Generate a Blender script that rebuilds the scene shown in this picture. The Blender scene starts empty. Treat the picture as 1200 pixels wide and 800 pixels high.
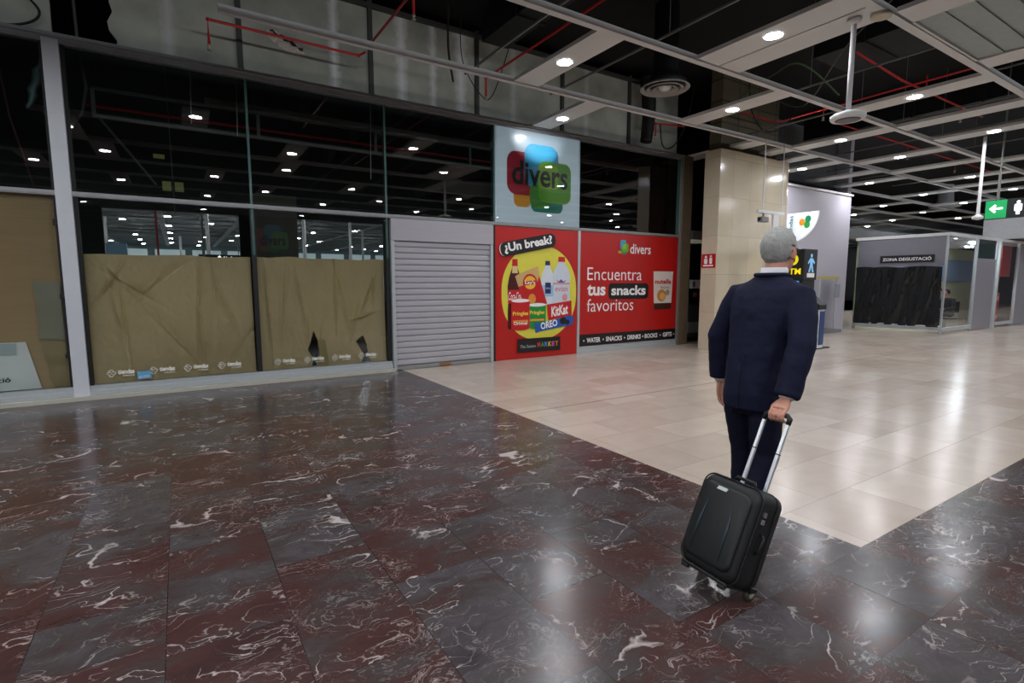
import bpy, bmesh, math, random
from mathutils import Vector, Matrix, noise
random.seed(7)
sc = bpy.context.scene
col = sc.collection
PI = math.pi
V = Vector

# ------------------------------------------------------------------ materials
def new_mat(name):
    m = bpy.data.materials.new(name); m.use_nodes = True
    n = m.node_tree.nodes; l = m.node_tree.links
    return m, n, l, n['Principled BSDF']

def srgb(r, g, b):
    f = lambda c: (c/255/12.92) if c/255 <= .04045 else ((c/255+.055)/1.055)**2.4
    return (f(r), f(g), f(b), 1)

def M(name, rgb, rough=.5, metal=0., var=.12, scale=9., emit=0., bump=0., bscale=60., spec=.5, stretch=None, coat=0.):
    m, n, l, b = new_mat(name)
    c = srgb(*rgb)
    tc = n.new('ShaderNodeTexCoord'); nz = n.new('ShaderNodeTexNoise'); nz.inputs['Scale'].default_value = scale
    nz.inputs['Detail'].default_value = 4
    src = tc.outputs['Object']
    if stretch:
        mp = n.new('ShaderNodeMapping'); mp.inputs['Scale'].default_value = stretch
        l.new(src, mp.inputs['Vector']); src = mp.outputs['Vector']
    l.new(src, nz.inputs['Vector'])
    mx = n.new('ShaderNodeMix'); mx.data_type = 'RGBA'
    mx.inputs[6].default_value = tuple(x*(1-var) for x in c[:3])+(1,)
    mx.inputs[7].default_value = tuple(min(1, x*(1+var)) for x in c[:3])+(1,)
    l.new(nz.outputs['Fac'], mx.inputs[0]); l.new(mx.outputs[2], b.inputs['Base Color'])
    b.inputs['Roughness'].default_value = rough; b.inputs['Metallic'].default_value = metal
    b.inputs['Specular IOR Level'].default_value = spec
    b.inputs['Coat Weight'].default_value = coat
    if emit:
        b.inputs['Emission Color'].default_value = c; b.inputs['Emission Strength'].default_value = emit
    if bump:
        n2 = n.new('ShaderNodeTexNoise'); n2.inputs['Scale'].default_value = bscale; n2.inputs['Detail'].default_value = 3
        l.new(src, n2.inputs['Vector'])
        bp = n.new('ShaderNodeBump'); bp.inputs['Strength'].default_value = bump; bp.inputs['Distance'].default_value = .01
        l.new(n2.outputs['Fac'], bp.inputs['Height']); l.new(bp.outputs['Normal'], b.inputs['Normal'])
    return m

def glass_mat(name, tint, ior=1.6, rough=.0, gl=(1, 1, 1, 1)):
    m = bpy.data.materials.new(name); m.use_nodes = True
    n = m.node_tree.nodes; l = m.node_tree.links; n.clear()
    out = n.new('ShaderNodeOutputMaterial'); mix = n.new('ShaderNodeMixShader')
    fr = n.new('ShaderNodeFresnel'); fr.inputs['IOR'].default_value = ior
    tr = n.new('ShaderNodeBsdfTransparent'); tr.inputs['Color'].default_value = tint
    g = n.new('ShaderNodeBsdfGlossy'); g.inputs['Roughness'].default_value = rough; g.inputs['Color'].default_value = gl
    l.new(fr.outputs[0], mix.inputs[0]); l.new(tr.outputs[0], mix.inputs[1]); l.new(g.outputs[0], mix.inputs[2])
    l.new(mix.outputs[0], out.inputs['Surface'])
    return m

def math_node(n, l, op, a, b=None, c=None):
    q = n.new('ShaderNodeMath'); q.operation = op
    for i, v in enumerate((a, b, c)):
        if v is None: continue
        if isinstance(v, (int, float)): q.inputs[i].default_value = v
        else: l.new(v, q.inputs[i])
    return q.outputs[0]

def mixc(n, l, f, a, b):
    q = n.new('ShaderNodeMix'); q.data_type = 'RGBA'
    for i, v in ((0, f), (6, a), (7, b)):
        if isinstance(v, (int, float, tuple)): q.inputs[i].default_value = v
        else: l.new(v, q.inputs[i])
    return q.outputs[2]

def ramp(n, l, f, stops):
    r = n.new('ShaderNodeValToRGB'); e = r.color_ramp.elements
    e[0].position, e[0].color = stops[0][0], stops[0][1]
    e[1].position, e[1].color = stops[-1][0], stops[-1][1]
    for p, c in stops[1:-1]:
        x = e.new(p); x.color = c
    l.new(f, r.inputs[0]); return r.outputs[0]

g1 = lambda v: (v, v, v, 1)

def marble(name, swap, bw, ox=0., oy=0., off=.5):
    m, n, l, b = new_mat(name)
    tc = n.new('ShaderNodeTexCoord'); sep = n.new('ShaderNodeSeparateXYZ'); l.new(tc.outputs['Object'], sep.inputs[0])
    cmb = n.new('ShaderNodeCombineXYZ')
    x = math_node(n, l, 'ADD', sep.outputs[0], ox); y = math_node(n, l, 'ADD', sep.outputs[1], oy)
    if swap: l.new(y, cmb.inputs[0]); l.new(x, cmb.inputs[1])
    else: l.new(x, cmb.inputs[0]); l.new(y, cmb.inputs[1])
    br = n.new('ShaderNodeTexBrick'); l.new(cmb.outputs[0], br.inputs['Vector'])
    br.offset = off; br.squash = 1; br.inputs['Scale'].default_value = 1
    br.inputs['Brick Width'].default_value = bw; br.inputs['Row Height'].default_value = .48
    br.inputs['Mortar Size'].default_value = .0025; br.inputs['Mortar Smooth'].default_value = .3; br.inputs['Bias'].default_value = 0
    br.inputs['Color1'].default_value = g1(0); br.inputs['Color2'].default_value = g1(1); br.inputs['Mortar'].default_value = g1(.5)
    rnd = br.outputs['Color']
    # per-tile shifted coordinates
    va = n.new('ShaderNodeVectorMath'); va.operation = 'MULTIPLY_ADD'
    l.new(rnd, va.inputs[0]); va.inputs[1].default_value = (37, 21, 11); l.new(tc.outputs['Object'], va.inputs[2])
    # distortion
    nd = n.new('ShaderNodeTexNoise'); nd.inputs['Scale'].default_value = 2.6; nd.inputs['Detail'].default_value = 6; l.new(va.outputs[0], nd.inputs['Vector'])
    vd = n.new('ShaderNodeVectorMath'); vd.operation = 'MULTIPLY_ADD'
    l.new(nd.outputs['Color'], vd.inputs[0]); vd.inputs[1].default_value = (.42, .42, .42); l.new(va.outputs[0], vd.inputs[2])
    rot = n.new('ShaderNodeMapping'); rot.inputs['Rotation'].default_value = (0, 0, .5); rot.inputs['Scale'].default_value = (1, 2.1, 1)
    l.new(vd.outputs[0], rot.inputs['Vector'])
    # colour patches
    n1 = n.new('ShaderNodeTexNoise'); n1.inputs['Scale'].default_value = 1.5; n1.inputs['Detail'].default_value = 7; n1.inputs['Roughness'].default_value = .6
    l.new(rot.outputs[0], n1.inputs['Vector'])
    f = math_node(n, l, 'MULTIPLY_ADD', rnd, .30, math_node(n, l, 'MULTIPLY_ADD', n1.outputs['Fac'], 1.25, -.275))
    basec = ramp(n, l, f, [(.2, srgb(66, 43, 41)), (.36, srgb(80, 51, 47)), (.46, srgb(76, 59, 56)), (.53, srgb(74, 68, 67)), (.64, srgb(86, 81, 83)), (.8, srgb(62, 57, 60))])
    n3 = n.new('ShaderNodeTexNoise'); n3.inputs['Scale'].default_value = 30; n3.inputs['Detail'].default_value = 5; l.new(vd.outputs[0], n3.inputs['Vector'])
    basec = mixc(n, l, math_node(n, l, 'MULTIPLY', n3.outputs['Fac'], .55), basec, srgb(50, 41, 41))
    # veins : ridged noise, sparse thick ones and dense hairlines, each masked into patches
    def vein(scale, w, lo, hi, mscale, det, dist):
        rn = n.new('ShaderNodeTexNoise'); rn.inputs['Scale'].default_value = scale; rn.inputs['Detail'].default_value = det
        rn.inputs['Roughness'].default_value = .55; rn.inputs['Distortion'].default_value = dist
        l.new(rot.outputs[0], rn.inputs['Vector'])
        mk = n.new('ShaderNodeTexNoise'); mk.inputs['Scale'].default_value = mscale; mk.inputs['Detail'].default_value = 5; l.new(vd.outputs[0], mk.inputs['Vector'])
        mm = n.new('ShaderNodeMapRange'); mm.inputs[1].default_value = lo; mm.inputs[2].default_value = hi; l.new(mk.outputs['Fac'], mm.inputs[0])
        ww = math_node(n, l, 'MULTIPLY_ADD', mm.outputs[0], w, .0006)
        d = math_node(n, l, 'DIVIDE', math_node(n, l, 'ABSOLUTE', math_node(n, l, 'SUBTRACT', rn.outputs['Fac'], .5)), ww)
        q = math_node(n, l, 'SUBTRACT', 1.0, math_node(n, l, 'MINIMUM', d, 1.0))
        return math_node(n, l, 'MULTIPLY', q, mm.outputs[0])
    v1 = vein(1.0, .012, .5, .66, 1.9, 2, .5); v2 = vein(2.4, .014, .45, .66, 2.6, 2, .7); v3 = vein(5.5, .022, .46, .68, 3.5, 2, .6); v4 = vein(14, .045, .46, .7, 3., 2, .4)
    vv = math_node(n, l, 'ADD', math_node(n, l, 'MULTIPLY', v1, 1.5), math_node(n, l, 'MULTIPLY', v2, 1.1))
    vv = math_node(n, l, 'ADD', vv, math_node(n, l, 'ADD', math_node(n, l, 'MULTIPLY', v3, .7), math_node(n, l, 'MULTIPLY', v4, .4)))
    vv = math_node(n, l, 'MINIMUM', vv, 1.0)
    c = mixc(n, l, math_node(n, l, 'MULTIPLY', vv, .85), basec, srgb(196, 184, 180))
    c = mixc(n, l, math_node(n, l, 'MULTIPLY', br.outputs['Fac'], .7), c, srgb(34, 28, 28))
    l.new(c, b.inputs['Base Color'])
    nr = n.new('ShaderNodeTexNoise'); nr.inputs['Scale'].default_value = 3; l.new(tc.outputs['Object'], nr.inputs['Vector'])
    l.new(math_node(n, l, 'MULTIPLY_ADD', nr.outputs['Fac'], .12, .15), b.inputs['Roughness'])
    b.inputs['Specular IOR Level'].default_value = .36
    return m

def limestone(name, bw, rh, ca, cb, ox=0., oy=0., vertical=False, rough=.2, mort=(118, 104, 96), msize=.003):
    m, n, l, b = new_mat(name)
    tc = n.new('ShaderNodeTexCoord'); src = tc.outputs['Object']
    sep = n.new('ShaderNodeSeparateXYZ'); l.new(src, sep.inputs[0]); cmb = n.new('ShaderNodeCombineXYZ')
    if vertical:
        l.new(math_node(n, l, 'ADD', math_node(n, l, 'ADD', sep.outputs[0], sep.outputs[1]), ox), cmb.inputs[0]); l.new(sep.outputs[2], cmb.inputs[1])
    else:
        l.new(math_node(n, l, 'ADD', sep.outputs[0], ox), cmb.inputs[0]); l.new(math_node(n, l, 'ADD', sep.outputs[1], oy), cmb.inputs[1])
    br = n.new('ShaderNodeTexBrick'); l.new(cmb.outputs[0], br.inputs['Vector']); br.offset = 0. if vertical else .5
    br.inputs['Scale'].default_value = 1; br.inputs['Brick Width'].default_value = bw; br.inputs['Row Height'].default_value = rh
    br.inputs['Mortar Size'].default_value = msize; br.inputs['Mortar Smooth'].default_value = .2
    br.inputs['Color1'].default_value = g1(0); br.inputs['Color2'].default_value = g1(1); br.inputs['Mortar'].default_value = g1(.5)
    nz = n.new('ShaderNodeTexNoise'); nz.inputs['Scale'].default_value = 3.5; nz.inputs['Detail'].default_value = 8; nz.inputs['Roughness'].default_value = .65
    va = n.new('ShaderNodeVectorMath'); va.operation = 'MULTIPLY_ADD'; l.new(br.outputs['Color'], va.inputs[0]); va.inputs[1].default_value = (19, 23, 5); l.new(src, va.inputs[2])
    l.new(va.outputs[0], nz.inputs['Vector'])
    f = math_node(n, l, 'MULTIPLY_ADD', br.outputs['Color'], .6, math_node(n, l, 'MULTIPLY_ADD', nz.outputs['Fac'], .8, -.2))
    c = mixc(n, l, f, srgb(*ca), srgb(*cb))
    c = mixc(n, l, math_node(n, l, 'MULTIPLY', br.outputs['Fac'], .55), c, srgb(*mort))
    l.new(c, b.inputs['Base Color'])
    l.new(math_node(n, l, 'MULTIPLY_ADD', nz.outputs['Fac'], .12, rough-.05), b.inputs['Roughness'])
    return m

def drywall(name, stripes, base=(182, 184, 170)):
    m, n, l, b = new_mat(name)
    tc = n.new('ShaderNodeTexCoord'); sep = n.new('ShaderNodeSeparateXYZ'); l.new(tc.outputs['Object'], sep.inputs[0])
    nz = n.new('ShaderNodeTexNoise'); nz.inputs['Scale'].default_value = 1.3; nz.inputs['Detail'].default_value = 6; l.new(tc.outputs['Object'], nz.inputs['Vector'])
    n2 = n.new('ShaderNodeTexNoise'); n2.inputs['Scale'].default_value = 9; n2.inputs['Detail'].default_value = 5; l.new(tc.outputs['Object'], n2.inputs['Vector'])
    c = ramp(n, l, nz.outputs['Fac'], [(.3, srgb(*[int(x*.82) for x in base])), (.55, srgb(*base)), (.75, srgb(*[int(x*1.1) for x in base]))])
    for sx, w, st in stripes:
        d = math_node(n, l, 'ABSOLUTE', math_node(n, l, 'SUBTRACT', sep.outputs[0], sx))
        d = math_node(n, l, 'DIVIDE', d, math_node(n, l, 'MULTIPLY', n2.outputs['Fac'], w*2))
        f = math_node(n, l, 'MULTIPLY', math_node(n, l, 'SUBTRACT', 1., math_node(n, l, 'MINIMUM', d, 1.)), st)
        c = mixc(n, l, f, c, srgb(244, 246, 246))
    l.new(c, b.inputs['Base Color']); b.inputs['Roughness'].default_value = .85
    return m

K = {}
K['marble'] = marble('red_marble', True, .96, .13, .0)
K['marble_strip'] = marble('red_marble_border', False, .48, .10, -.85, 0.)
K['lime'] = limestone('cream_limestone', .78, .48, (180, 164, 150), (206, 192, 178), ox=.2, oy=-1.33)
K['colmarble'] = limestone('cream_marble_cladding', .62, .84, (196, 184, 160), (218, 206, 182), ox=.1, vertical=True, rough=.14, mort=(120, 110, 92), msize=.004)
K['alu'] = M('brushed_aluminium', (188, 194, 196), .4, .35, .08, 20)
K['alu_dull'] = M('dull_aluminium', (150, 152, 152), .45, .4, .12, 14)
K['alu_dark'] = M('dark_rubber_gasket', (18, 20, 20), .6)
K['white_post'] = M('white_lacquered_metal', (205, 208, 214), .4, 0, .05, 5)
K['glass'] = glass_mat('shop_glass', (.93, .97, .95, 1), 1.5)
K['glass_up'] = glass_mat('dark_shop_glass', (.80, .88, .86, 1), 1.9)
K['glass_edge'] = M('green_glass_edge', (70, 104, 98), .2, 0, .15, 6)
K['clear'] = glass_mat('clear_panel', (.93, .95, .95, 1), 1.4)
K['paper'] = M('brown_kraft_paper', (208, 188, 148), .7, 0, .1, 3, bump=.25, bscale=25)
K['board'] = M('brown_cardboard', (192, 166, 128), .8, 0, .08, 2.5, stretch=(1, 1, 8))
K['white_card'] = M('white_card', (246, 250, 250), .6, 0, .03)
K['haze'] = M('grey_plastic_film', (160, 158, 140), .35, 0, .1, 4)
K['shutter'] = M('shutter_lacquer', (176, 174, 180), .45, .1, .07, 3, stretch=(1, 1, 12))
K['red'] = M('red_vinyl', (184, 26, 22), .35, 0, .06, 2)
K['yellow'] = M('yellow_print', (222, 214, 74), .4, 0, .05)
K['black'] = M('black_print', (16, 16, 18), .4)
K['white'] = M('white_print', (242, 240, 238), .45, 0, .03)
K['lightbox'] = M('light_panel_face', (140, 154, 162), .3, 0, .04, 1.5, emit=.55)
K['downlens'] = None
K['panel_white'] = M('white_ceiling_metal', (218, 219, 217), .5, 0, .04, 3)
K['void'] = M('black_painted_soffit', (9, 9, 10), .9)
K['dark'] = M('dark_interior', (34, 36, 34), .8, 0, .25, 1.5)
K['duct'] = M('blackened_sheet_metal', (20, 21, 21), .6, .2)
K['grey_rod'] = M('grey_metal_rod', (120, 122, 118), .5, .4)
K['red_pipe'] = M('red_sprinkler_paint', (190, 22, 24), .4)
K['brass'] = M('sprinkler_brass', (196, 190, 170), .35, .6)
K['cable'] = M('black_cable', (16, 17, 17), .6)
K['cable_green'] = M('green_cable', (52, 84, 44), .6)
K['cable_grey'] = M('grey_cable', (92, 94, 90), .6)
K['stud'] = M('grey_steel_stud', (72, 74, 70), .6, .3)
K['drywall'] = drywall('raw_plasterboard', [(2.28, .10, .9), (3.38, .13, .9), (3.95, .09, .7), (4.49, .14, .9), (.1, .12, .4), (5.6, .1, .35), (7.4, .1, .35)])
K['broken'] = M('torn_plaster', (206, 198, 182), .95, 0, .4, 30, bump=1., bscale=30)
K['lilac'] = M('lilac_white_wall', (188, 184, 194), .5, 0, .04, 1.2)
K['recess'] = M('black_recess_panel', (15, 15, 16), .35)
K['rough'] = M('rough_grey_slab', (58, 58, 56), .85, 0, .35, 12, bump=.8, bscale=40)
K['brownstone'] = M('brown_stone_pilaster', (112, 98, 78), .4, 0, .2, 5)
K['plastic_w'] = M('white_plastic', (222, 222, 222), .4, 0, .03)
K['plastic_g'] = M('grey_plastic', (120, 122, 122), .5)
K['plastic_k'] = M('black_plastic', (14, 14, 15), .45)
K['chrome'] = M('chrome', (220, 222, 224), .22, 1., .03)

def P(name, rgb, **k):
    if name not in K: K[name] = M(name, rgb, **{**dict(rough=.4, var=.05), **k})
    return K[name]

LIGHT = 320.0
m, n_, l_, b_ = new_mat('downlight_lens')
b_.inputs['Base Color'].default_value = g1(.9); b_.inputs['Emission Color'].default_value = (.93, .95, 1, 1); b_.inputs['Emission Strength'].default_value = LIGHT
K['downlens'] = m
m, n_, l_, b_ = new_mat('cool_lamp'); b_.inputs['Base Color'].default_value = g1(.8)
b_.inputs['Emission Color'].default_value = (.85, .93, 1, 1); b_.inputs['Emission Strength'].default_value = 120.
K['cool'] = m
m, n_, l_, b_ = new_mat('far_lamp_lens'); b_.inputs['Emission Color'].default_value = (.88, .94, 1, 1); b_.inputs['Emission Strength'].default_value = 70.
K['cool_far'] = m
m, n_, l_, b_ = new_mat('bright_daylight_window'); b_.inputs['Base Color'].default_value = g1(.8)
b_.inputs['Emission Color'].default_value = (.5, .72, .8, 1); b_.inputs['Emission Strength'].default_value = .22
K['bluewin'] = m

# ------------------------------------------------------------------ mesh helpers
org = {}
class B:
    def __init__(s): s.v = []; s.f = []; s.mi = []; s.cur = 0
    def add(s, vs, fs):
        o = len(s.v); s.v += [V(p) for p in vs]
        for f in fs: s.f.append([o+i for i in f]); s.mi.append(s.cur)
        return s
    def box(s, x0, x1, y0, y1, z0, z1):
        return s.add([(x0,y0,z0),(x1,y0,z0),(x1,y1,z0),(x0,y1,z0),(x0,y0,z1),(x1,y0,z1),(x1,y1,z1),(x0,y1,z1)],
                     [(0,3,2,1),(4,5,6,7),(0,1,5,4),(1,2,6,5),(2,3,7,6),(3,0,4,7)])
    def poly(s, pts): return s.add(pts, [tuple(range(len(pts)))])
    def prism(s, pts, ext):
        n = len(pts); e = V(ext); a = [V(p) for p in pts]
        return s.add(a+[p+e for p in a], [tuple(range(n))[::-1], tuple(range(n, 2*n))]+[(i, (i+1) % n, n+(i+1) % n, n+i) for i in range(n)])
    def loft(s, rings, cap=True):
        n = len(rings[0]); o = len(s.v)
        for r in rings: s.v += [V(p) for p in r]
        for k in range(len(rings)-1):
            for i in range(n):
                a = o+k*n+i; b = o+k*n+(i+1) % n
                s.f.append([a, b, b+n, a+n]); s.mi.append(s.cur)
        if cap:
            s.f.append([o+i for i in range(n)][::-1]); s.mi.append(s.cur)
            s.f.append([o+(len(rings)-1)*n+i for i in range(n)]); s.mi.append(s.cur)
        return s
    def strip(s, rows):
        n = len(rows[0]); o = len(s.v)
        for r in rows: s.v += [V(p) for p in r]
        for k in range(len(rows)-1):
            for i in range(n-1): s.f.append([o+k*n+i, o+k*n+i+1, o+(k+1)*n+i+1, o+(k+1)*n+i]); s.mi.append(s.cur)
        return s
    def tube(s, pts, r, n=10, closed=False, flat=None, up=None):
        pts = [V(p) for p in pts]; rr = r if isinstance(r, (list, tuple)) else [r]*len(pts)
        rings = []; prev = None
        for i, p in enumerate(pts):
            if closed: t = pts[(i+1) % len(pts)]-pts[i-1]
            else: t = pts[min(i+1, len(pts)-1)]-pts[max(i-1, 0)]
            t.normalize()
            if prev is None:
                a = V(up) if up else (V((0,0,1)) if abs(t.z) < .9 else V((1,0,0)))
            else: a = prev
            a = a-t*a.dot(t); a.normalize(); prev = a
            b = t.cross(a)
            fx = flat or 1.
            rings.append([p+(a*math.cos(2*PI*k/n)*fx+b*math.sin(2*PI*k/n))*rr[i] for k in range(n)])
        if closed:
            rings.append(rings[0]); return s.loft(rings, False)
        return s.loft(rings)
    def capsule(s, pts, radii, n=14):
        """tapered limb with rounded ends"""
        pts = [V(p) for p in pts]; P2 = []; R2 = []
        d = (pts[0]-pts[1]).normalized(); r = radii[0]
        for a in (80, 55, 28): P2.append(pts[0]+d*r*math.sin(math.radians(a))); R2.append(r*math.cos(math.radians(a)))
        P2 += pts; R2 += list(radii)
        d = (pts[-1]-pts[-2]).normalized(); r = radii[-1]
        for a in (28, 55, 80): P2.append(pts[-1]+d*r*math.sin(math.radians(a))); R2.append(r*math.cos(math.radians(a)))
        return s.tube(P2, R2, n)
    def cyl(s, p0, p1, r0, r1=None, n=16): return s.tube([p0, p1], [r0, r1 if r1 is not None else r0], n)
    def lathe(s, c, prof, n=24, axis='z'):
        c = V(c); rings = []
        for r, z in prof:
            ring = []
            for k in range(n):
                a = 2*PI*k/n; p = (r*math.cos(a), r*math.sin(a), z)
                if axis == 'x': p = (p[2], p[0], p[1])
                if axis == 'y': p = (p[1], p[2], p[0])
                ring.append(c+V(p))
            rings.append(ring)
        return s.loft(rings)
    def ball(s, c, rx, ry, rz, n=20, m=12, rot=None):
        c = V(c); rings = []
        for j in range(1, m):
            t = PI*j/m; ring = []
            for k in range(n):
                a = 2*PI*k/n; p = V((rx*math.sin(t)*math.cos(a), ry*math.sin(t)*math.sin(a), -rz*math.cos(t)))
                if rot: p = rot @ p
                ring.append(c+p)
            rings.append(ring)
        return s.loft(rings)
    def build(s, name, mat, parent=None, smooth=False, local=False):
        me = bpy.data.meshes.new(name)
        o = bpy.data.objects.new(name, me); col.objects.link(o)
        off = V((0,0,0))
        if parent is not None:
            o.parent = parent; off = org[parent.name]
        org[o.name] = off
        if local: off = V((0,0,0))
        me.from_pydata([p-off for p in s.v], [], s.f); me.update()
        for mt in (mat if isinstance(mat, (list, tuple)) else [mat]): me.materials.append(mt)
        me.polygons.foreach_set('material_index', s.mi)
        bm = bmesh.new(); bm.from_mesh(me); bmesh.ops.recalc_face_normals(bm, faces=bm.faces); bm.to_mesh(me); bm.free()
        if smooth: me.polygons.foreach_set('use_smooth', [True]*len(me.polygons))
        return o

def bevel(o, w=.01, seg=2):
    md = o.modifiers.new('edge', 'BEVEL'); md.width = w; md.segments = seg; md.limit_method = 'ANGLE'
    return o

def thing(name, label, cat, loc=(0,0,0), group=None, rot=None):
    o = bpy.data.objects.new(name, None); col.objects.link(o); o.location = loc
    if rot: o.rotation_euler = rot
    o.empty_display_size = .1
    o['label'] = label; o['category'] = cat
    if group: o['group'] = group
    org[o.name] = V(loc); return o

def tag(o, label, cat, group=None, kind=None):
    o['label'] = label; o['category'] = cat
    if group: o['group'] = group
    if kind: o['kind'] = kind
    return o

def struct(name, b, mat, smooth=False):
    o = b.build(name, mat, None, smooth); o['kind'] = 'structure'; return o

def dup(root, loc, label=None, group=None):
    r = root.copy(); col.objects.link(r); r.location = loc
    if label: r['label'] = label
    if group: r['group'] = group
    for ch in list(root.children):
        c = ch.copy(); col.objects.link(c); c.parent = r
        for g in ch.children:
            d = g.copy(); col.objects.link(d); d.parent = c
    return r

class Plane:
    """flat drawing surface: origin O, right R, up U, toward the viewer N"""
    def __init__(s, O, R, U=(0,0,1)):
        s.O = V(O); s.R = V(R).normalized(); s.U = V(U).normalized(); s.N = s.R.cross(s.U)
    def p(s, u, v, off=0.): return s.O+s.R*u+s.U*v+s.N*off
    def poly(s, b, pts, off): return b.poly([s.p(u, v, off) for u, v in pts])

def rrect(x0, x1, y0, y1, r, n=6):
    r = min(r, (x1-x0)/2-1e-4, (y1-y0)/2-1e-4); out = []
    for cx, cy, a0 in ((x1-r, y1-r, 0), (x0+r, y1-r, 90), (x0+r, y0+r, 180), (x1-r, y0+r, 270)):
        for k in range(n+1):
            a = math.radians(a0+90*k/n); out.append((cx+r*math.cos(a), cy+r*math.sin(a)))
    return out
def ell(cx, cy, rx, ry, n=28, a0=0, a1=360):
    return [(cx+rx*math.cos(math.radians(a0+(a1-a0)*k/n)), cy+ry*math.sin(math.radians(a0+(a1-a0)*k/n))) for k in range(n if a1-a0 == 360 else n+1)]
def rot2(pts, cx, cy, deg):
    a = math.radians(deg); c, s = math.cos(a), math.sin(a)
    return [(cx+(x-cx)*c-(y-cy)*s, cy+(x-cx)*s+(y-cy)*c) for x, y in pts]

def flat(pl, pts, off, name, mat, parent):
    b = B(); pl.poly(b, pts, off); return b.build(name, mat, parent)

def text(pl, s, box, mat, parent, name='lettering', bold=0., off=.004, rot=0., shear=0.):
    """text fitted to the box (u0,u1,v0,v1) of its plane"""
    cu = bpy.data.curves.new('t', 'FONT'); cu.body = s; cu.size = 1; cu.offset = bold; cu.resolution_u = 3
    cu.shear = shear
    o = bpy.data.objects.new('t', cu); col.objects.link(o)
    dg = bpy.context.evaluated_depsgraph_get()
    me = bpy.data.meshes.new_from_object(o.evaluated_get(dg))
    bpy.data.objects.remove(o); bpy.data.curves.remove(cu)
    vs = [v.co.copy() for v in me.vertices]; fs = [tuple(p.vertices) for p in me.polygons]
    bpy.data.meshes.remove(me)
    x0 = min(v.x for v in vs); x1 = max(v.x for v in vs); y0 = min(v.y for v in vs); y1 = max(v.y for v in vs)
    u0, u1, v0, v1 = box; cx, cy = (u0+u1)/2, (v0+v1)/2
    a = math.radians(rot); ca, sa = math.cos(a), math.sin(a); out = []
    for v in vs:
        u = u0+(v.x-x0)/(x1-x0)*(u1-u0); w = v0+(v.y-y0)/(y1-y0)*(v1-v0)
        out.append(pl.p(cx+(u-cx)*ca-(w-cy)*sa, cy+(u-cx)*sa+(w-cy)*ca, off))
    b = B(); b.add(out, fs); return b.build(name, mat, parent)

def bake(b, name, mat, parent, voxel, smooth_it=6, factor=.5, disp=0., dscale=.15):
    """union of overlapping closed shapes as one continuous surface"""
    o = b.build(name, mat, parent)
    md = o.modifiers.new('r', 'REMESH'); md.mode = 'VOXEL'; md.voxel_size = voxel; md.use_smooth_shade = True
    if smooth_it:
        sm = o.modifiers.new('s', 'SMOOTH'); sm.iterations = smooth_it; sm.factor = factor
    if disp:
        tx = bpy.data.textures.new('folds', 'CLOUDS'); tx.noise_scale = dscale; tx.noise_depth = 2
        dm = o.modifiers.new('d', 'DISPLACE'); dm.texture = tx; dm.strength = disp; dm.mid_level = .5; dm.texture_coords = 'LOCAL'
    dg = bpy.context.evaluated_depsgraph_get()
    me = bpy.data.meshes.new_from_object(o.evaluated_get(dg))
    o.modifiers.clear(); old = o.data; o.data = me; bpy.data.meshes.remove(old)
    me.polygons.foreach_set('use_smooth', [True]*len(me.polygons))
    return o

C = 4.45      # suspended ceiling height
F = 8.6       # shopfront plane

# ------------------------------------------------------------------ the setting
b = B(); mats = [K['marble'], K['marble_strip'], K['lime']]
XB = 3.2
b.cur = 0; b.box(-14, XB, 1.33, 8.5, -.1, 0); b.box(-14, XB, 8.5, 9.2, -.1, 0); b.box(-14, 48, -32, .85, -.1, 0); b.box(-14, 1.3, .85, 1.33, -.1, 0)
b.cur = 1; b.box(1.3, 48, .85, 1.33, -.1, 0)
b.cur = 2; b.box(XB, 48, 1.33, 9.2, -.1, 0); b.box(18, 48, 9.2, 26, -.1, 0)
struct('floor', b, mats)
b = B(); b.box(XB, 48, 4.945, 4.955, 0, .0012)
o = struct('trim_10', b, M('dark_joint', (60, 54, 50), .5))
b = B(); b.box(-14, 48, -32, 9.4, 6.1, 6.3); b.box(18, 48, 9.4, 26, 6.1, 6.3)
struct('ceiling', b, K['void'])
b = B(); b.box(-14, 48, -32.2, -32, 0, 6.1); struct('wall_rear', b, M('grey_rear_wall', (120, 122, 126), .7))
b = B(); b.box(-14.2, -14, -32, 9.4, 0, 6.1); struct('wall_left', b, M('grey_side_wall', (90, 92, 94), .7))
b = B(); b.box(48, 48.2, -32, 26, 0, 6.1); struct('wall_right', b, M('grey_end_wall', (70, 70, 74), .7))
b = B(); b.box(18, 48, 26, 26.2, 0, 6.1); struct('wall_far', b, M('grey_far_wall', (80, 80, 84), .7))
b = B()
for k in range(20): b.poly([(-13.5+3*k, -31.95, 4.75), (-10.8+3*k, -31.95, 4.75), (-10.8+3*k, -31.95, 5.95), (-13.5+3*k, -31.95, 5.95)])
m, n_, l_, b_ = new_mat('added_fill_glow'); b_.inputs['Emission Color'].default_value = (.86, .93, 1, 1); b_.inputs['Emission Strength'].default_value = 15.  # unseen glowing band, added to light the plasterboard above the shopfront
struct('window_21', b, m)
b = B(); b.box(-14, 48, -31.9, -9.6, C, C+.06); struct('reflection_screen', b, M('reflection_screen_grey', (120, 120, 120), .7))  # unseen slab added to keep the glowing band out of the glass reflections
# lilac wall beside the column, and the set-back dark wall above it
b = B(); b.box(12.6, 18.0, 8.5, 8.7, 0, 4.2); struct('wall_back', b, K['lilac'])
b = B(); b.box(18.0, 18.2, 8.62, 25, 0, 6.1); struct('wall_return', b, K['lilac'])
b = B(); b.box(12.6, 18.0, 9.0, 9.2, 4.2, 6.1); struct('wall_upper', b, M('dim_upper_wall', (84, 84, 84), .8, bump=.3))
b = B(); b.box(12.6, 18.02, 8.45, 8.5, 4.17, 4.23); struct('trim_11', b, K['plastic_w'])
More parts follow.
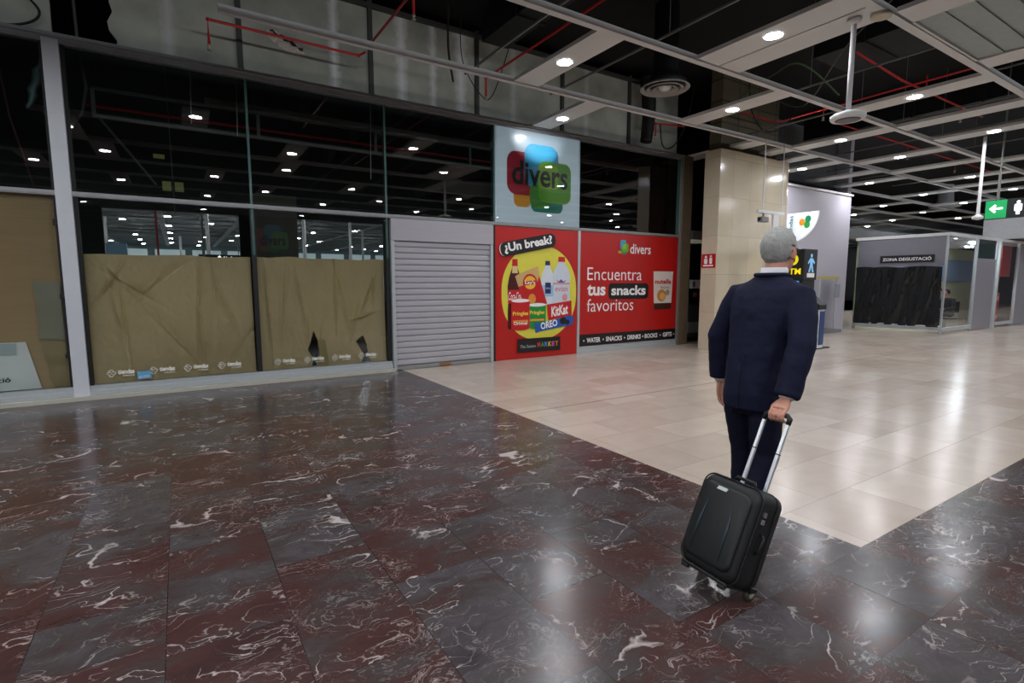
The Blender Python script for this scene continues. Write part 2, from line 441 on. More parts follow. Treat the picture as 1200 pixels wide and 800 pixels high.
# recess between shopfront and column
b = B(); b.box(10.5, 12.6, 8.9, 9.1, 0, 6.1); b.box(12.4, 12.6, 7.8, 8.9, 0, 6.1); struct('wall_recess', b, K['recess'])
b = B(); b.box(10.55, 12.0, 8.86, 8.9, .1, .95); struct('baseboard_recess', b, K['rough'])
b = B(); b.box(10.18, 10.5, 8.52, 9.0, 0, 4.46); o = struct('trim_12', b, K['brownstone'])
# stone-clad column
def rcol(x0, x1, y0, y1, r, z0, z1, b):
    pts = []
    for k in range(9):
        a = math.radians(-90+90*k/8); pts.append((x1-r+r*math.cos(a), y0+r+r*math.sin(a)))
    pts += [(x1, y1), (x0, y1), (x0, y0)]
    b.prism([(x, y, z0) for x, y in pts], (0, 0, z1-z0))
b = B(); rcol(10.0, 12.85, 7.4, 7.8, .35, 0, 4.36, b); struct('column', b, K['colmarble'])
b = B(); rcol(10.12, 12.4, 7.5, 7.8, .25, 4.36, 6.1, b)
o = struct('column_core', b, limestone('rough_column_core', .7, .45, (84, 76, 58), (110, 100, 78), vertical=True, rough=.6, mort=(30, 28, 24), msize=.02)); o.name = 'column.001'

# raw plasterboard wall above the shopfront
UW = 8.78
b = B()
edge = [(-.5, 4.46), (-.47, 4.6), (-.55, 4.72), (-.56, 4.82), (-.5, 4.95), (-.53, 5.07), (-.45, 5.3), (-.52, 5.6), (-.5, 5.86)]
b.prism([(x, UW, z) for x, z in edge]+[(10.2, UW, 5.86), (10.2, UW, 4.46)], (0, .06, 0))
struct('wall_front', b, K['drywall'])
b = B(); b.box(-14, -1.12, UW, UW+.06, 4.46, 6.1); struct('wall_front.001', b, K['drywall'])
b = B()
vs = []; fs = []
for j in range(13):
    for i in range(41):
        u = i/40; x = 1.3+.55*u; zc = 5.14-.2*u+.02*noise.noise(V((u*9, 1, 0))); hh = (.1+.02*noise.noise(V((u*14, 3, 0))))*math.sin(PI*min(1, max(0, u)))**.5
        e = abs(j/6-1); vs.append((x, UW-.002-.03*(1-e)*(.4+.6*abs(noise.noise(V((x*30, j*.9, 0)))))*1.6, zc+hh*(j/6-1)))
for j in range(12):
    for i in range(40): a = j*41+i; fs.append((a, a+1, a+42, a+41))
b.add(vs, fs)
pt = tag(b.build('torn_plaster_patch', K['broken']), 'torn patch of crumbling plaster on the raw grey board wall', 'wall damage')
b = B(); b.prism([(1.36+.45*k/12, UW-.032, 5.155-.19*k/12+.02*math.sin(k*2.1)) for k in range(13)]+[(1.36+.45*k/12, UW-.032, 5.175-.18*k/12+.02*math.sin(k*1.7)+.02*math.sin(PI*k/12)) for k in range(12, -1, -1)], (0, .004, 0)); b.build('dark_gap', K['alu_dark'], pt)
for i, (x, w) in enumerate(((.95, 'first'), (2.85, 'second'), (4.8, 'third'), (6.75, 'fourth'), (8.6, 'fifth'))):
    b = B(); b.box(x-.035, x+.035, UW-.05, UW-.001, 4.47, 5.98); b.box(x-.04, x+.04, UW-.056, UW-.05, 4.47, 4.56)
    tag(b.build('wall_frame_stud', K['stud']), f'dark upright steel stud against the plasterboard above the shopfront, {w} from the left', 'stud', 'steel studs on the plasterboard')
b = B(); b.box(-14, 10.2, UW-.06, UW+.02, 5.86, 5.93); o = struct('trim_13', b, K['stud'])
b = B(); b.box(-2, 10.4, 8.9, 8.95, 4.46, 4.6); struct('trim_14', b, K['duct'])

# ---------------------------------------------------------------- the shop behind the glass
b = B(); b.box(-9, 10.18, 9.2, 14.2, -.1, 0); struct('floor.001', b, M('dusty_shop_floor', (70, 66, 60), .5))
b = B(); b.box(-9, 10.4, 14, 14.15, 3.07, 6.1); b.box(-9, -1.25, 14, 14.15, 0, 3.07); b.box(4.8, 10.4, 14, 14.15, 0, 3.07); b.box(1.3, 2.5, 14, 14.15, 0, 3.07)
b.box(-1.25, 4.8, 14, 14.15, 0, 1.0)
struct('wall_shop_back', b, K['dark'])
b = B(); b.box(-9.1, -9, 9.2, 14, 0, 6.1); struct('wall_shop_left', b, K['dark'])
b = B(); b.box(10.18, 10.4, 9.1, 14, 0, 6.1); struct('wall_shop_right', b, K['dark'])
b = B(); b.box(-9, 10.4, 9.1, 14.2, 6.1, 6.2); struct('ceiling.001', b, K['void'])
b = B(); b.box(1.38, 2.22, 12, 12.5, 0, 3.3); b.box(1.33, 2.27, 11.98, 12.52, 0, .12)
t = thing('interior_column', 'dim square pillar inside the shop carrying a faint coloured logo', 'pillar', (1.8, 12.25, 0))
b.build('shaft', M('dim_pillar', (92, 88, 76), .6), t)
plc = Plane((0, 11.99, 0), (1, 0, 0))
def divers_logo(pl, x0, z0, w, h, parent, off, cols, name='emblem'):
    q = lambda a, b_, c, d: (x0+a*w, x0+b_*w, z0+c*h, z0+d*h)
    sh = [(.10, .36, .055, .36, .08, 'dy'), (.36, .87, 0., .28, .08, 'dt'), (0., .47, .23, .86, .13, 'dr'), (.26, .79, .36, 1., .13, 'db'), (.34, .66, .055, .42, .1, 'dg2'), (.47, 1., .15, .77, .11, 'dg'), (.47, .79, .36, .71, .04, 'dg3')]
    g = None
    for i, (a, b_, c, d, r, k) in enumerate(sh):
        o = flat(pl, rrect(*q(a, b_, c, d), r*w), off+.0012*i, name, cols[k], parent if g is None else g)
        if g is None: g = o
    return g
LC = dict(dr=P('logo_crimson', (170, 26, 52)), db=P('logo_blue', (62, 158, 192)), dg=P('logo_green', (104, 172, 44)), dg2=P('logo_mid_green', (74, 150, 60)), dg3=P('logo_lime', (150, 196, 40)), dy=P('logo_amber', (214, 158, 40)), dt=P('logo_teal', (28, 140, 116)))
LC_SHADED = dict(dr=P('shaded_crimson', (120, 34, 44)), db=P('shaded_blue', (48, 94, 112)), dg=P('shaded_green', (72, 110, 42)), dg2=P('shaded_mid_green', (56, 98, 48)), dg3=P('shaded_lime', (88, 114, 36)), dy=P('shaded_amber', (122, 90, 36)), dt=P('shaded_teal', (34, 86, 74)))  # logo colours darkened, the shade of the unlit shop put into them
divers_logo(plc, 1.4, 2.1, .62, .58, t, .003, LC_SHADED)
text(plc, 'divers', (1.48, 1.97, 2.27, 2.48), K['black'], t, bold=.02, off=.02)
# metal rails, red pipe and hanging rods inside, high up
for i, (z, nm) in enumerate(((4.31, 'upper'), (3.92, 'lower'))):
    b = B(); b.box(-.9, 7.5, 9.97, 10.03, z-.02, z+.02)
    for x in (-.88, 1.3, 3.3, 5.3): 
        if i == 0: b.box(x-.025, x+.025, 9.975, 10.025, 3.94, z-.02)
    tag(b.build('suspended_rail', K['grey_rod']), f'{nm} grey metal rail hanging inside the dark empty shop', 'rail')
b = B(); b.tube([(-1, 10.3, 4.13), (7.5, 10.3, 4.13)], .022, 8)
tag(b.build('ceiling_sprinkler_pipe', K['red_pipe']), 'red pipe running behind the upper shop glass', 'pipe')
b = B(); b.tube([(-.85, 10.1, 3.95), (-.2, 10.6, 3.1)], .02, 6)
tag(b.build('hanging_brace_rod', K['grey_rod']), 'slanting grey brace rod inside the dark shop, left of centre', 'rod')
for x, z1 in ((.35, 3.95), (.98, 3.85), (3.15, 3.4), (5.9, 3.1)):
    b = B(); b.tube([(x, 9.8, 6.05), (x+.01, 9.8, (z1+6)/2), (x-.02, 9.8, z1)], .008, 6)
    tag(b.build('hanging_wire', K['panel_white']), f'thin wire hanging in the dark shop ' + {.35:'above the first brown paper sheet, left one', .98:'above the first brown paper sheet, right one', 3.15:'above the second brown paper sheet', 5.9:'behind the glass left of the logo panel'}[x], 'wire')
b = B(); b.tube([(-.95, 9.3, 6.0), (-.93, 9.3, 4.6), (-.88, 9.3, 4.1), (-.95, 9.3, 3.75), (-1.06, 9.3, 3.6)], .02, 8)
tag(b.build('hanging_hose', K['cable_grey'], None, True), 'bent grey hose hanging behind glass beside the white post', 'hose')
b = B(); b.tube([(-1.75, 9.3, 4.4), (-1.68, 9.3, 3.6), (-1.5, 9.3, 2.7)], .012, 6)
tag(b.build('hanging_cable', M('dull_red_cable', (92, 40, 36), .6)), 'dull red cable hanging behind the leftmost upper glass', 'cable')
b = B()
rag = []
for k in range(9):
    z = 4.25-.62*k/8; w = .02+.035*math.sin(PI*k/8); x = -1.25-.16*k/8+.015*math.sin(k*2.2)
    rag.append([(x-w, 8.85, z), (x, 8.82+.01*(k % 2), z), (x+w, 8.85, z), (x, 8.87, z)])
b.loft(rag)
tag(b.build('hanging_plastic_scrap', M('crumpled_clear_film', (150, 178, 178), .25), None, True), 'crumpled pale plastic scrap dangling behind the leftmost upper glass', 'plastic')

b = B(); b.box(-1.22, -.86, 13.85, 13.98, 1.9, 2.32); tag(b.build('hanging_blue_board', P('pale_blue_board', (96, 128, 150), emit=.12)), 'pale blue board seen above the left end of the first paper sheet', 'board')  # board material has a faint emission of its own
b = B(); b.box(-.33, -.29, 13.7, 13.74, 0, 3.02); tag(b.build('red_post', K['red_pipe']), 'dark red post inside the shop above the first paper sheet', 'post')
b = B(); b.box(.52, .56, 13.7, 13.74, 0, 3.02); tag(b.build('thin_post', K['grey_rod']), 'thin grey post inside the shop above the first paper sheet', 'post')
for (x, z, w_, h_, lb) in ((-.22, 3.6, .16, .07, 'small yellow tag high inside the dark shop, upper one'), (-.12, 3.07, .13, .16, 'small yellow square inside the dark shop, lower one left of the wire'), (.06, 3.07, .13, .16, 'small yellow square inside the dark shop, lower one right of the wire')):
    b = B(); b.box(x, x+w_, 11, 11.01, z, z+h_); b.box(x+.01, x+w_-.01, 10.996, 11, z+.01, z+h_-.01)
    tag(b.build('hanging_tag', P('dull_yellow_tag', (206, 200, 90))), lb, 'tag')
b = B(); b.tube([(.035, 11.02, 6.0), (.035, 11.02, 2.7)], .008, 6); tag(b.build('hanging_wire', K['cable_grey']), 'thin dark wire hanging between the two small yellow squares inside the shop', 'wire')
# hall beyond the shop, seen through the gap above the paper
b = B(); b.box(-40, 60, 14.3, 52, -.1, 0); struct('floor.002', b, M('hall_beyond_floor', (150, 146, 140), .3))
b = B(); b.box(-40, 60, 52, 52.2, 0, 7); struct('wall_hall_beyond', b, M('hall_beyond_wall', (120, 140, 144), .6))
b = B(); b.box(-40, 60, 14.3, 52, 5.4, 5.5); struct('ceiling.002', b, M('hall_beyond_soffit', (60, 62, 64), .8))
b = B(); b.cur = 0
for k in range(15): b.box(-40, 60, 16+2.3*k, 16.12+2.3*k, 4.45, 4.53)
for k in range(30): b.box(-39+3.2*k, -38.75+3.2*k, 15, 51, 4.46, 4.5)
b.cur = 1
for j in range(15):
    for k in range(26):
        if random.random() < .8:
            x = -38+3.6*k+(j % 2)*1.8; y = 17+2.3*j
            b.lathe((x, y, 4.43), [(.12, 0), (.12, .02)], 8)
o = struct('ceiling.003', b, [M('hall_beyond_rails', (150, 152, 154), .6), K['cool_far']])
b = B()
for k in range(24):
    x = -30+2.6*k
    b.poly([(x, 51.9, .3), (x+2.1, 51.9, .3), (x+2.1, 51.9, 4.2), (x, 51.9, 4.2)])
struct('window_20', b, K['bluewin'])
for i, (x, y) in enumerate(((-2.6, 30), (1.2, 26), (4.3, 22), (9., 30), (.3, 40), (7.2, 26))):
    b = B(); b.cyl((x, y, 0), (x, y, 4.45), .07, n=8); b.cyl((x, y, 0), (x, y, .1), .14, n=8)
    o = struct('column.002', b, K['panel_white'])
t = thing('direction_sign', 'small dark direction sign with white lettering in the hall behind the shop', 'sign', (1.5, 24, 2.3))
b = B(); b.box(.75, 2.3, 24, 24.1, 2.3, 2.6); b.build('sign_box', K['black'], t)
pls = Plane((0, 23.99, 0), (1, 0, 0)); WE = P('lit_white', (240, 240, 240), emit=1.5)
for x in (.9, 2.15):
    b = B(); b.cyl((x, 24.05, 2.6), (x, 24.05, 5.4), .015, n=6); b.build('hanger_rod', K['grey_rod'], t)
flat(pls, rot2(rrect(1.4, 1.54, 2.4, 2.54, .01), 1.47, 2.47, 45), .004, 'pictogram', WE, t)
text(pls, 'No fumar', (1.62, 2.22, 2.4, 2.54), WE, t, bold=.02)

# ---------------------------------------------------------------- shopfront frame
def trim(i, b, mat, sm=False): return struct('trim_%d' % i, b, mat, sm)
b = B(); b.box(-14, 10.18, F-.06, F+.08, 4.36, 4.42); b.box(-14, 10.18, F-.1, F+.02, 4.42, 4.46); trim(1, b, K['alu_dull'])
b = B(); b.box(-14, 10.15, F-.045, F+.05, 2.565, 2.625); b.box(-14, 10.15, F-.055, F-.045, 2.58, 2.61); trim(2, b, K['alu_dull'])
b = B(); b.box(-14, 3.02, F-.035, F+.16, .115, .17); b.box(-14, 3.02, F-.06, F+.06, .055, .108); b.box(-14, 3.02, F-.045, F+.06, .05, .12); trim(3, b, K['alu'])
b = B(); b.box(-14, 3.04, F-.14, F+.06, 0, .05); trim(4, b, M('cream_threshold', (186, 184, 172), .5))
b = B(); b.box(-1.2, -1.04, F-.07, F+.1, .0, 4.4)
o = trim(5, b, K['white_post']); bevel(o, .006)
b = B(); b.box(-1.04, -1.0, F-.02, F+.08, .05, 4.38); b.box(-1.23, -1.2, F-.03, F+.06, .19, 4.38); trim(6, b, K['alu_dark'])
for k, (x, w) in enumerate(((.975, .03), (2.99, .03))):
    b = B(); b.box(x-w, x+w, F-.008, F+.06, .05, 2.565); trim(20+k, b, K['alu_dark'])
for k, x in enumerate((.975, 2.99, 5.055, 7.09)):
    b = B(); b.box(x-.016, x+.016, F-.012, F+.09, 2.625 if k > 1 else 1.9, 4.36); trim(30+k, b, K['glass_edge'])
b = B(); b.box(10.06, 10.17, F-.02, F+.03, 2.62, 4.38); trim(36, b, K['glass_edge'])
b = B(); b.box(10.13, 10.19, F-.05, F+.06, 0, 4.4); trim(7, b, K['alu_dull'])
b = B(); b.box(7.055, 7.115, F-.045, F+.05, 0, 2.565); trim(8, b, K['alu'])
b = B(); b.box(5.01, 5.065, F-.03, F+.05, 0, 2.565); trim(9, b, K['alu_dark'])
b = B(); b.box(7.115, 10.13, F-.04, F+.05, 0, .07); b.box(7.115, 10.13, F-.02, F+.05, .07, .145); trim(15, b, K['alu'])
for k in range(3):   # small clamps on the left post
    b = B(); b.box(-1.25, -1.2, F-.045, F-.03, (2.2, 1.3, .55)[k], (2.28, 1.36, .6)[k]); trim(40+k, b, K['alu_dark'])

# panes
bays = [(-14, -1.23), (-1.0, .945), (1.005, 2.96), (2.99, 5.04), (7.106, 10.06)]
up = [(-14, -1.23), (-1.0, .959), (.991, 2.974), (3.006, 5.039), (7.106, 10.06)]
wi = 1
for (x0, x1) in bays[:3]:
    b = B(); b.poly([(x0, F, .165), (x1, F, .165), (x1, F, 2.57), (x0, F, 2.57)])
    struct('window_%d' % wi, b, K['glass']); wi += 1
for (x0, x1) in up:
    b = B(); b.poly([(x0, F, 2.62), (x1, F, 2.62), (x1, F, 4.37), (x0, F, 4.37)])
    struct('window_%d' % wi, b, K['glass_up']); wi += 1

# ---------------------------------------------------------------- paper over the windows
def inside(x, z, poly):
    c = False; j = len(poly)-1
    for i in range(len(poly)):
        (xi, zi), (xj, zj) = poly[i], poly[j]
        if (zi > z) != (zj > z) and x < (xj-xi)*(z-zi)/(zj-zi)+xi: c = not c
        j = i
    return c

def paper(x0, x1, z0, z1, seed, folds, holes, topwave):
    NX, NZ = 170, 150; b = B(); vs = []
    for j in range(NZ+1):
        for i in range(NX+1):
            u, w = i/NX, j/NZ
            x = x0+(x1-x0)*u; zt = z1+topwave*noise.noise(V((x*3, seed, 0)))
            z = z0+(zt-z0)*w
            d = .03*noise.noise(V((x*2.2, z*1.1, seed)))+.014*noise.noise(V((x*6, z*2.5, seed+4)))+.004*noise.noise(V((x*22, z*14, seed+9)))
            for (fx, fz, ang, ln, wd, amp) in folds:
                ca, sa = math.cos(ang), math.sin(ang); dx, dz = x-fx, z-fz
                al = dx*ca+dz*sa; ac = -dx*sa+dz*ca
                d += amp*math.exp(-(ac/wd)**2)*math.exp(-(al/ln)**2)*(1 if ac > 0 else .35)
            vs.append((x, F+.12+1.7*d, z))
    fs = []
    for j in range(NZ):
        for i in range(NX):
            x = x0+(x1-x0)*(i+.5)/NX; z = z0+(z1-z0)*(j+.5)/NZ
            if any(inside(x, z, h) for h in holes): continue
            a = j*(NX+1)+i; fs.append((a, a+1, a+NX+2, a+NX+1))
    b.add(vs, fs); return b
fl1 = [(-.75, 1.5, 1.0, .25, .03, -.05), (-.62, 1.52, 2.2, .22, .03, -.05), (-.5, 1.42, 2.5, .3, .035, .05), (-.7, 1.2, 1.75, .45, .05, -.03), (-.62, .9, 1.62, .5, .02, .035),
       (-.35, 1.4, .9, .18, .025, -.04), (.24, 1.2, 1.5, .75, .02, -.035), (.26, .7, 1.6, .6, .02, .03), (.45, 1.6, 1.57, .3, .02, .03), (.6, 1.2, 1.9, .6, .06, -.03), (0, .6, 2.2, .5, .07, .03), (-.2, 1.5, .7, .4, .08, .03), (.75, .5, 1.0, .4, .06, .03)]
o = paper(-1.03, .93, .17, 1.87, 1.3, fl1, [], .02).build('paper_sheet', K['paper'], None, True)
tag(o, 'brown kraft paper behind the shop window beside the white post, blue sticker at its foot', 'paper', 'brown paper over the shop windows')
h1 = [(1.78, .74), (1.87, .5), (1.84, .35), (1.8, .16), (1.88, .14), (1.72, .14), (1.76, .28), (1.685, .44)]
h2 = [(2.57, .63), (2.63, .46), (2.64, .32), (2.7, .14), (2.53, .14), (2.57, .32), (2.45, .53), (2.5, .58)]
fl2 = [(1.15, 1.2, 1.62, .8, .03, -.04), (1.35, 1.0, 1.5, .8, .05, .035), (1.65, 1.2, 1.7, .7, .05, -.03), (2.15, 1.4, 1.55, .6, .025, -.04), (2.28, 1.2, 1.8, .7, .05, .04), (2.7, 1.35, 1.2, .3, .02, -.06), (2.78, 1.4, 1.6, .2, .02, -.05),
       (2.6, .95, .3, .18, .02, -.06), (2.45, .8, 1.4, .3, .04, .04), (1.9, .5, 1.5, .3, .03, .03)]
o2 = paper(1.02, 2.96, .17, 1.88, 7.7, fl2, [h1, h2], .02).build('paper_sheet', K['paper'], None, True)
tag(o2, 'brown kraft paper with two torn holes, taped behind the window left of the shutter', 'paper', 'brown paper over the shop windows')
b = B(); b.strip([[(1.84+.02*math.sin(k), F+.05-.03*k/6, .15+.09*k), (1.99-.012*k, F+.03-.02*k/6, .15+.09*k)] for k in range(6)])
b.build('torn_flap', M('paper_inner_face', (176, 162, 112), .7), o2, True)
b = B(); b.poly([(-.53, F-.004, .2), (-.38, F-.004, .21), (-.38, F-.004, .31), (-.53, F-.004, .305)])
o = b.build('blue_sticker', P('sky_blue_print', (96, 170, 214))); tag(o, 'small light blue sticker on the glass at the foot of the first paper sheet', 'sticker')
b = B()
for k in range(6): b.poly([(-.52, F-.0055, .215+.006*k), (-.4, F-.0055, .22+.006*k), (-.4, F-.0055, .222+.006*k), (-.52, F-.0055, .217+.006*k)])
b.build('fine_print', K['white'], o)
# tiendas decals
plf = Plane((0, F-.003, 0), (1, 0, 0)); DW = P('decal_white', (244, 242, 232), rough=.6)
def decal(x, z, w, label):
    t = thing('window_decal', label, 'decal', (x, F, z), 'tiendas decals along the foot of the papered windows')
    text(plf, 'tiendas', (x+.12, x+w, z+.035, z+.098), DW, t, bold=.03, off=.001)
    text(plf, 'de la estación', (x+.17, x+w, z+.003, z+.026), DW, t, bold=.01, off=.001)
    b = B()
    for a, b_ in ((.03, .055), (.075, .055), (.05, .08), (.05, .025)):
        ring = [plf.p(x+p, z+q, .001) for p, q in ell(a, b_, .026, .022, 14)]; rin = [plf.p(x+p, z+q, .001) for p, q in ell(a, b_, .019, .015, 14)]
        b.add(ring+rin, [(i, (i+1) % 14, 14+(i+1) % 14, 14+i) for i in range(14)])
    b.build('emblem', DW, t); return t
od = ['leftmost', 'second', 'third', 'last']
for i, x in enumerate((-.86, -.4, .0, .42)): decal(x, .255, .3, f'white tiendas decal on the glass of the first papered window, {od[i]} of its four')
for i, x in enumerate((1.17, 1.6, 2.02, 2.45)): decal(x, .245, .3, f'white tiendas decal on the glass of the torn-paper window, {od[i]} of its four')
# left board, card and film
b2 = B(); vs = []; fs = []
for j in range(31):
    for i in range(41):
        x = -5+3.76*i/40; vs.append((x, F+.09+.012*noise.noise(V((x*2, j*.25, 2))), .17+2.4*j/30))
for j in range(30):
    for i in range(40): a = j*41+i; fs.append((a, a+1, a+42, a+41))
b2.add(vs, fs)
tag(b2.build('cardboard_sheet', K['board'], None, True), 'plain tan cardboard sheet filling the window left of the white post', 'cardboard')
t = thing('leaning_notice', 'white notice card leaning in the foot of the leftmost window, its text cut off', 'sign', (-2.2, F+.05, .18))
b = B(); b.prism([(-3.0, F+.05, .18), (-1.52, F+.05, .18), (-1.63, F+.06, .77), (-3.0, F+.06, .77)], (0, .012, 0)); b.build('card', K['white_card'], t)
plk = Plane((0, F+.045, 0), (1, 0, 0))
flat(plk, [(-2.9, .62), (-1.72, .62), (-1.72, .76), (-2.9, .76)], .001, 'header_band', P('pale_teal', (196, 212, 212)), t)
text(plk, 'estació', (-2.09, -1.8, .285, .345), K['black'], t, bold=.015, off=.002)
b = B(); b.strip([[(-1.5+.01*math.sin(k), F+.045, .8+.18*k), (-1.25, F+.03+.01*math.sin(k*2), .78+.18*k)] for k in range(5)])
tag(b.build('film_sheet', K['haze'], None, True), 'grey translucent film stuck inside the leftmost window beside the white post', 'film')
b = B(); b.strip([[(-1.5+.1*k/8, F+.06+.02*math.sin(k*1.7), .8-.62*k/8), (-1.25+.002*k, F+.05+.02*math.cos(k*1.3), .78-.6*k/8)] for k in range(9)])
tag(b.build('paper_scrap', M('loose_tan_paper', (170, 152, 116), .7), None, True), 'loose hanging tan paper scrap below the grey film in the leftmost window', 'paper')

# ---------------------------------------------------------------- roller shutter
t = thing('roller_shutter', 'closed light grey roller shutter between papered windows and the red posters', 'shutter', (4.02, F, 0))
b = B(); b.box(3.035, 5.005, F-.07, F+.1, 2.2, 2.56); bevel(b.build('housing', K['shutter'], t), .008)
for x0, x1 in ((3.035, 3.095), (4.945, 5.005)):
    b = B(); b.box(x0, x1, F-.06, F+.06, 0, 2.2); bevel(b.build('guide_rail', K['alu'], t), .004)
prof = []
NS = 21; z0 = .075; h = (2.2-z0)/NS
for k in range(NS):
    a = z0+k*h
    prof += [(F-.002, a), (F-.024, a+.01), (F-.03, a+.03), (F-.03, a+h-.018), (F-.024, a+h-.008), (F-.002, a+h-.006)]
b = B(); b.add([(3.095, y, z) for y, z in prof]+[(4.945, y, z) for y, z in prof], [(i, i+len(prof), i+len(prof)+1, i+1) for i in range(len(prof)-1)])
b.build('slat_curtain', K['shutter'], t)
b = B(); b.box(3.1, 4.94, F-.035, F+.02, .008, .07); b.build('bottom_bar', K['alu_dull'], t)
b = B(); b.box(3.1, 4.94, F-.02, F+.0, 2.165, 2.199); b.build('slot', K['alu_dark'], t)
b = B(); b.box(3.9, 4.12, F-.045, F-.036, .012, .06)
for x in (3.95, 4.07): b.cyl((x, F-.055, .036), (x, F-.045, .036), .012, n=10)
b.build('lock_plate', M('brass_lock', (168, 118, 66), .4, .5), t)

# ---------------------------------------------------------------- red poster with products
t = thing('product_poster', 'red window poster with yellow blob of snacks and drinks and a black question tag', 'poster', (6.06, F-.03, 0))
b = B(); b.box(5.068, 7.052, F-.03, F, .005, 2.558); b.build('panel', K['red'], t)
pl = Plane((0, F-.03, 0), (1, 0, 0))
flat(pl, rrect(5.2, 7.02, .36, 2.23, .86, 14), .002, 'yellow_patch', K['yellow'], t)
RD = P('print_red', (196, 24, 26)); BR = P('cola_brown', (70, 14, 14)); SK = P('print_skin', (222, 196, 140)); BL = P('print_blue', (28, 84, 168)); GR = P('print_green', (26, 140, 54)); PW = P('print_pale', (214, 222, 230)); NV = P('print_navy', (34, 40, 92)); OR = P('print_orange', (226, 146, 50)); CH = P('print_cocoa', (64, 36, 24)); PK = P('print_pink', (220, 150, 160))
def bottle(cx, w, z0, z1, cols, name, nh=.22, off=.004, cap=.1):
    body, capc, neckc = cols; h = z1-z0; out = []
    prf = [(.42, 0), (.5, .03), (.5, .25), (.46, .4), (.5, .5), (.5, .62), (.4, .74), (.2, 1-nh*.6), (.17, 1-cap)]
    pts = [(cx+w*r, z0+h*z) for r, z in prf]+[(cx-w*r, z0+h*z) for r, z in prf[::-1]]
    o = flat(pl, pts, off, name, body, t)
    flat(pl, [(cx-w*.2, z0+h*(1-cap)), (cx+w*.2, z0+h*(1-cap)), (cx+w*.18, z1), (cx-w*.18, z1)], off+.002, 'printed_cap', capc, o)
    if neckc: flat(pl, [(cx-w*.2, z0+h*(1-cap-.1)), (cx+w*.2, z0+h*(1-cap-.1)), (cx+w*.17, z0+h*(1-cap)), (cx-w*.17, z0+h*(1-cap))], off+.002, 'printed_neck', neckc, o)
    return o
o = bottle(5.5, .33, .6, 1.95, (BR, RD, SK), 'printed_cola_bottle')
flat(pl, [(5.345, 1.1), (5.655, 1.1), (5.655, 1.36), (5.345, 1.36)], .006, 'printed_label', RD, o)
text(pl, 'Coca-Cola', (5.35, 5.66, 1.16, 1.32), K['white'], o, bold=.01, off=.0075, shear=.3)
o = bottle(6.28, .31, 1.05, 1.93, (PW, NV, None), 'printed_water_bottle', off=.004)
flat(pl, [(6.13, 1.22), (6.43, 1.22), (6.43, 1.45), (6.13, 1.45)], .0065, 'printed_label', P('print_lightblue', (150, 190, 220)), o)
flat(pl, [(6.22, 1.28), (6.36, 1.28), (6.36, 1.5), (6.22, 1.5)], .008, 'printed_label', NV, o)
text(pl, 'FONT VELLA', (6.235, 6.345, 1.37, 1.4), K['white'], o, off=.0095)
o = bottle(6.63, .45, 1.0, 2.02, (P('print_clear', (206, 214, 224)), RD, None), 'printed_water_bottle', off=.0045)
flat(pl, [(6.41, 1.46), (6.85, 1.46), (6.85, 1.5), (6.41, 1.5)], .007, 'printed_label', PK, o)
text(pl, 'evian', (6.47, 6.79, 1.32, 1.43), P('evian_rose', (206, 110, 130)), o, bold=.005, off=.007)
flat(pl, ell(6.72, 1.2, .07, .07), .007, 'printed_seal', PK, o)
flat(pl, [(6.5, 1.56), (6.56, 1.52), (6.62, 1.57), (6.68, 1.52), (6.76, 1.56), (6.7, 1.5), (6.54, 1.5)], .007, 'printed_peaks', P('peak_blue', (80, 90, 160)), o)
o = flat(pl, [(5.5, 1.62), (5.6, 1.67), (6.04, 1.82), (6.08, 1.6), (6.27, 1.08), (5.72, 1.02), (5.62, 1.3)], .009, 'printed_crisp_bag', RD, t)
flat(pl, [(5.5, 1.62), (5.6, 1.67), (6.04, 1.82), (6.07, 1.64), (6.02, 1.5), (5.75, 1.46), (5.58, 1.42)], .0105, 'printed_bag_top', P('bag_gold', (206, 170, 112)), o)
flat(pl, ell(5.85, 1.5, .17, .17), .012, 'printed_emblem', RD, o); flat(pl, ell(5.85, 1.5, .14, .13), .0132, 'printed_emblem', P('emblem_yellow', (236, 190, 50)), o)
flat(pl, [(5.7, 1.44), (6.0, 1.47), (6.0, 1.55), (5.7, 1.52)], .0142, 'printed_emblem', RD, o)
text(pl, "Lay's", (5.73, 5.97, 1.45, 1.54), K['white'], o, bold=.02, off=.0152)
flat(pl, ell(5.9, 1.18, .09, .1), .012, 'printed_crisp', OR, o)
def can(cx, w, z0, z1, c, off):
    o = flat(pl, [(cx-w/2, z0+.03)]+ell(cx, z0+.04, w/2, .04, 14, 180, 360)+[(cx+w/2, z1)]+ell(cx, z1, w/2, .03, 14, 0, 180), off, 'printed_crisp_can', c, t)
    flat(pl, ell(cx, z1-.01, w/2, .035), off+.0015, 'printed_lid', K['white'], o)
    flat(pl, [(cx-w*.4, z0+.16), (cx+w*.4, z0+.16), (cx+w*.4, z0+.2), (cx-w*.4, z0+.2)], off+.002, 'printed_stripe', OR, o)
    text(pl, 'Pringles', (cx-w*.42, cx+w*.42, z0+.27, z0+.37), P('can_yellow', (238, 206, 70)), o, bold=.03, off=off+.003)
    return o
o = can(6.02, .43, .58, 1.07, GR, .016)
o = can(5.62, .43, .57, 1.16, RD, .02)
text(pl, 'Original', (5.46, 5.78, .66, .74), K['white'], o, bold=.02, off=.024)
o = flat(pl, [(6.26, 1.06), (6.89, 1.13), (6.9, .83), (6.3, .74)], .016, 'printed_wafer_bar', RD, t)
text(pl, 'KitKat', (6.36, 6.8, .83, 1.04), K['white'], o, bold=.03, off=.018, rot=7, shear=.2)
o = flat(pl, [(5.96, .7), (6.1, .69), (6.88, .83), (6.95, .78), (6.92, .63), (6.1, .53), (5.98, .5)], .024, 'printed_cookie_pack', BL, t)
text(pl, 'OREO', (6.1, 6.52, .59, .73), K['white'], o, bold=.03, off=.026, rot=9)
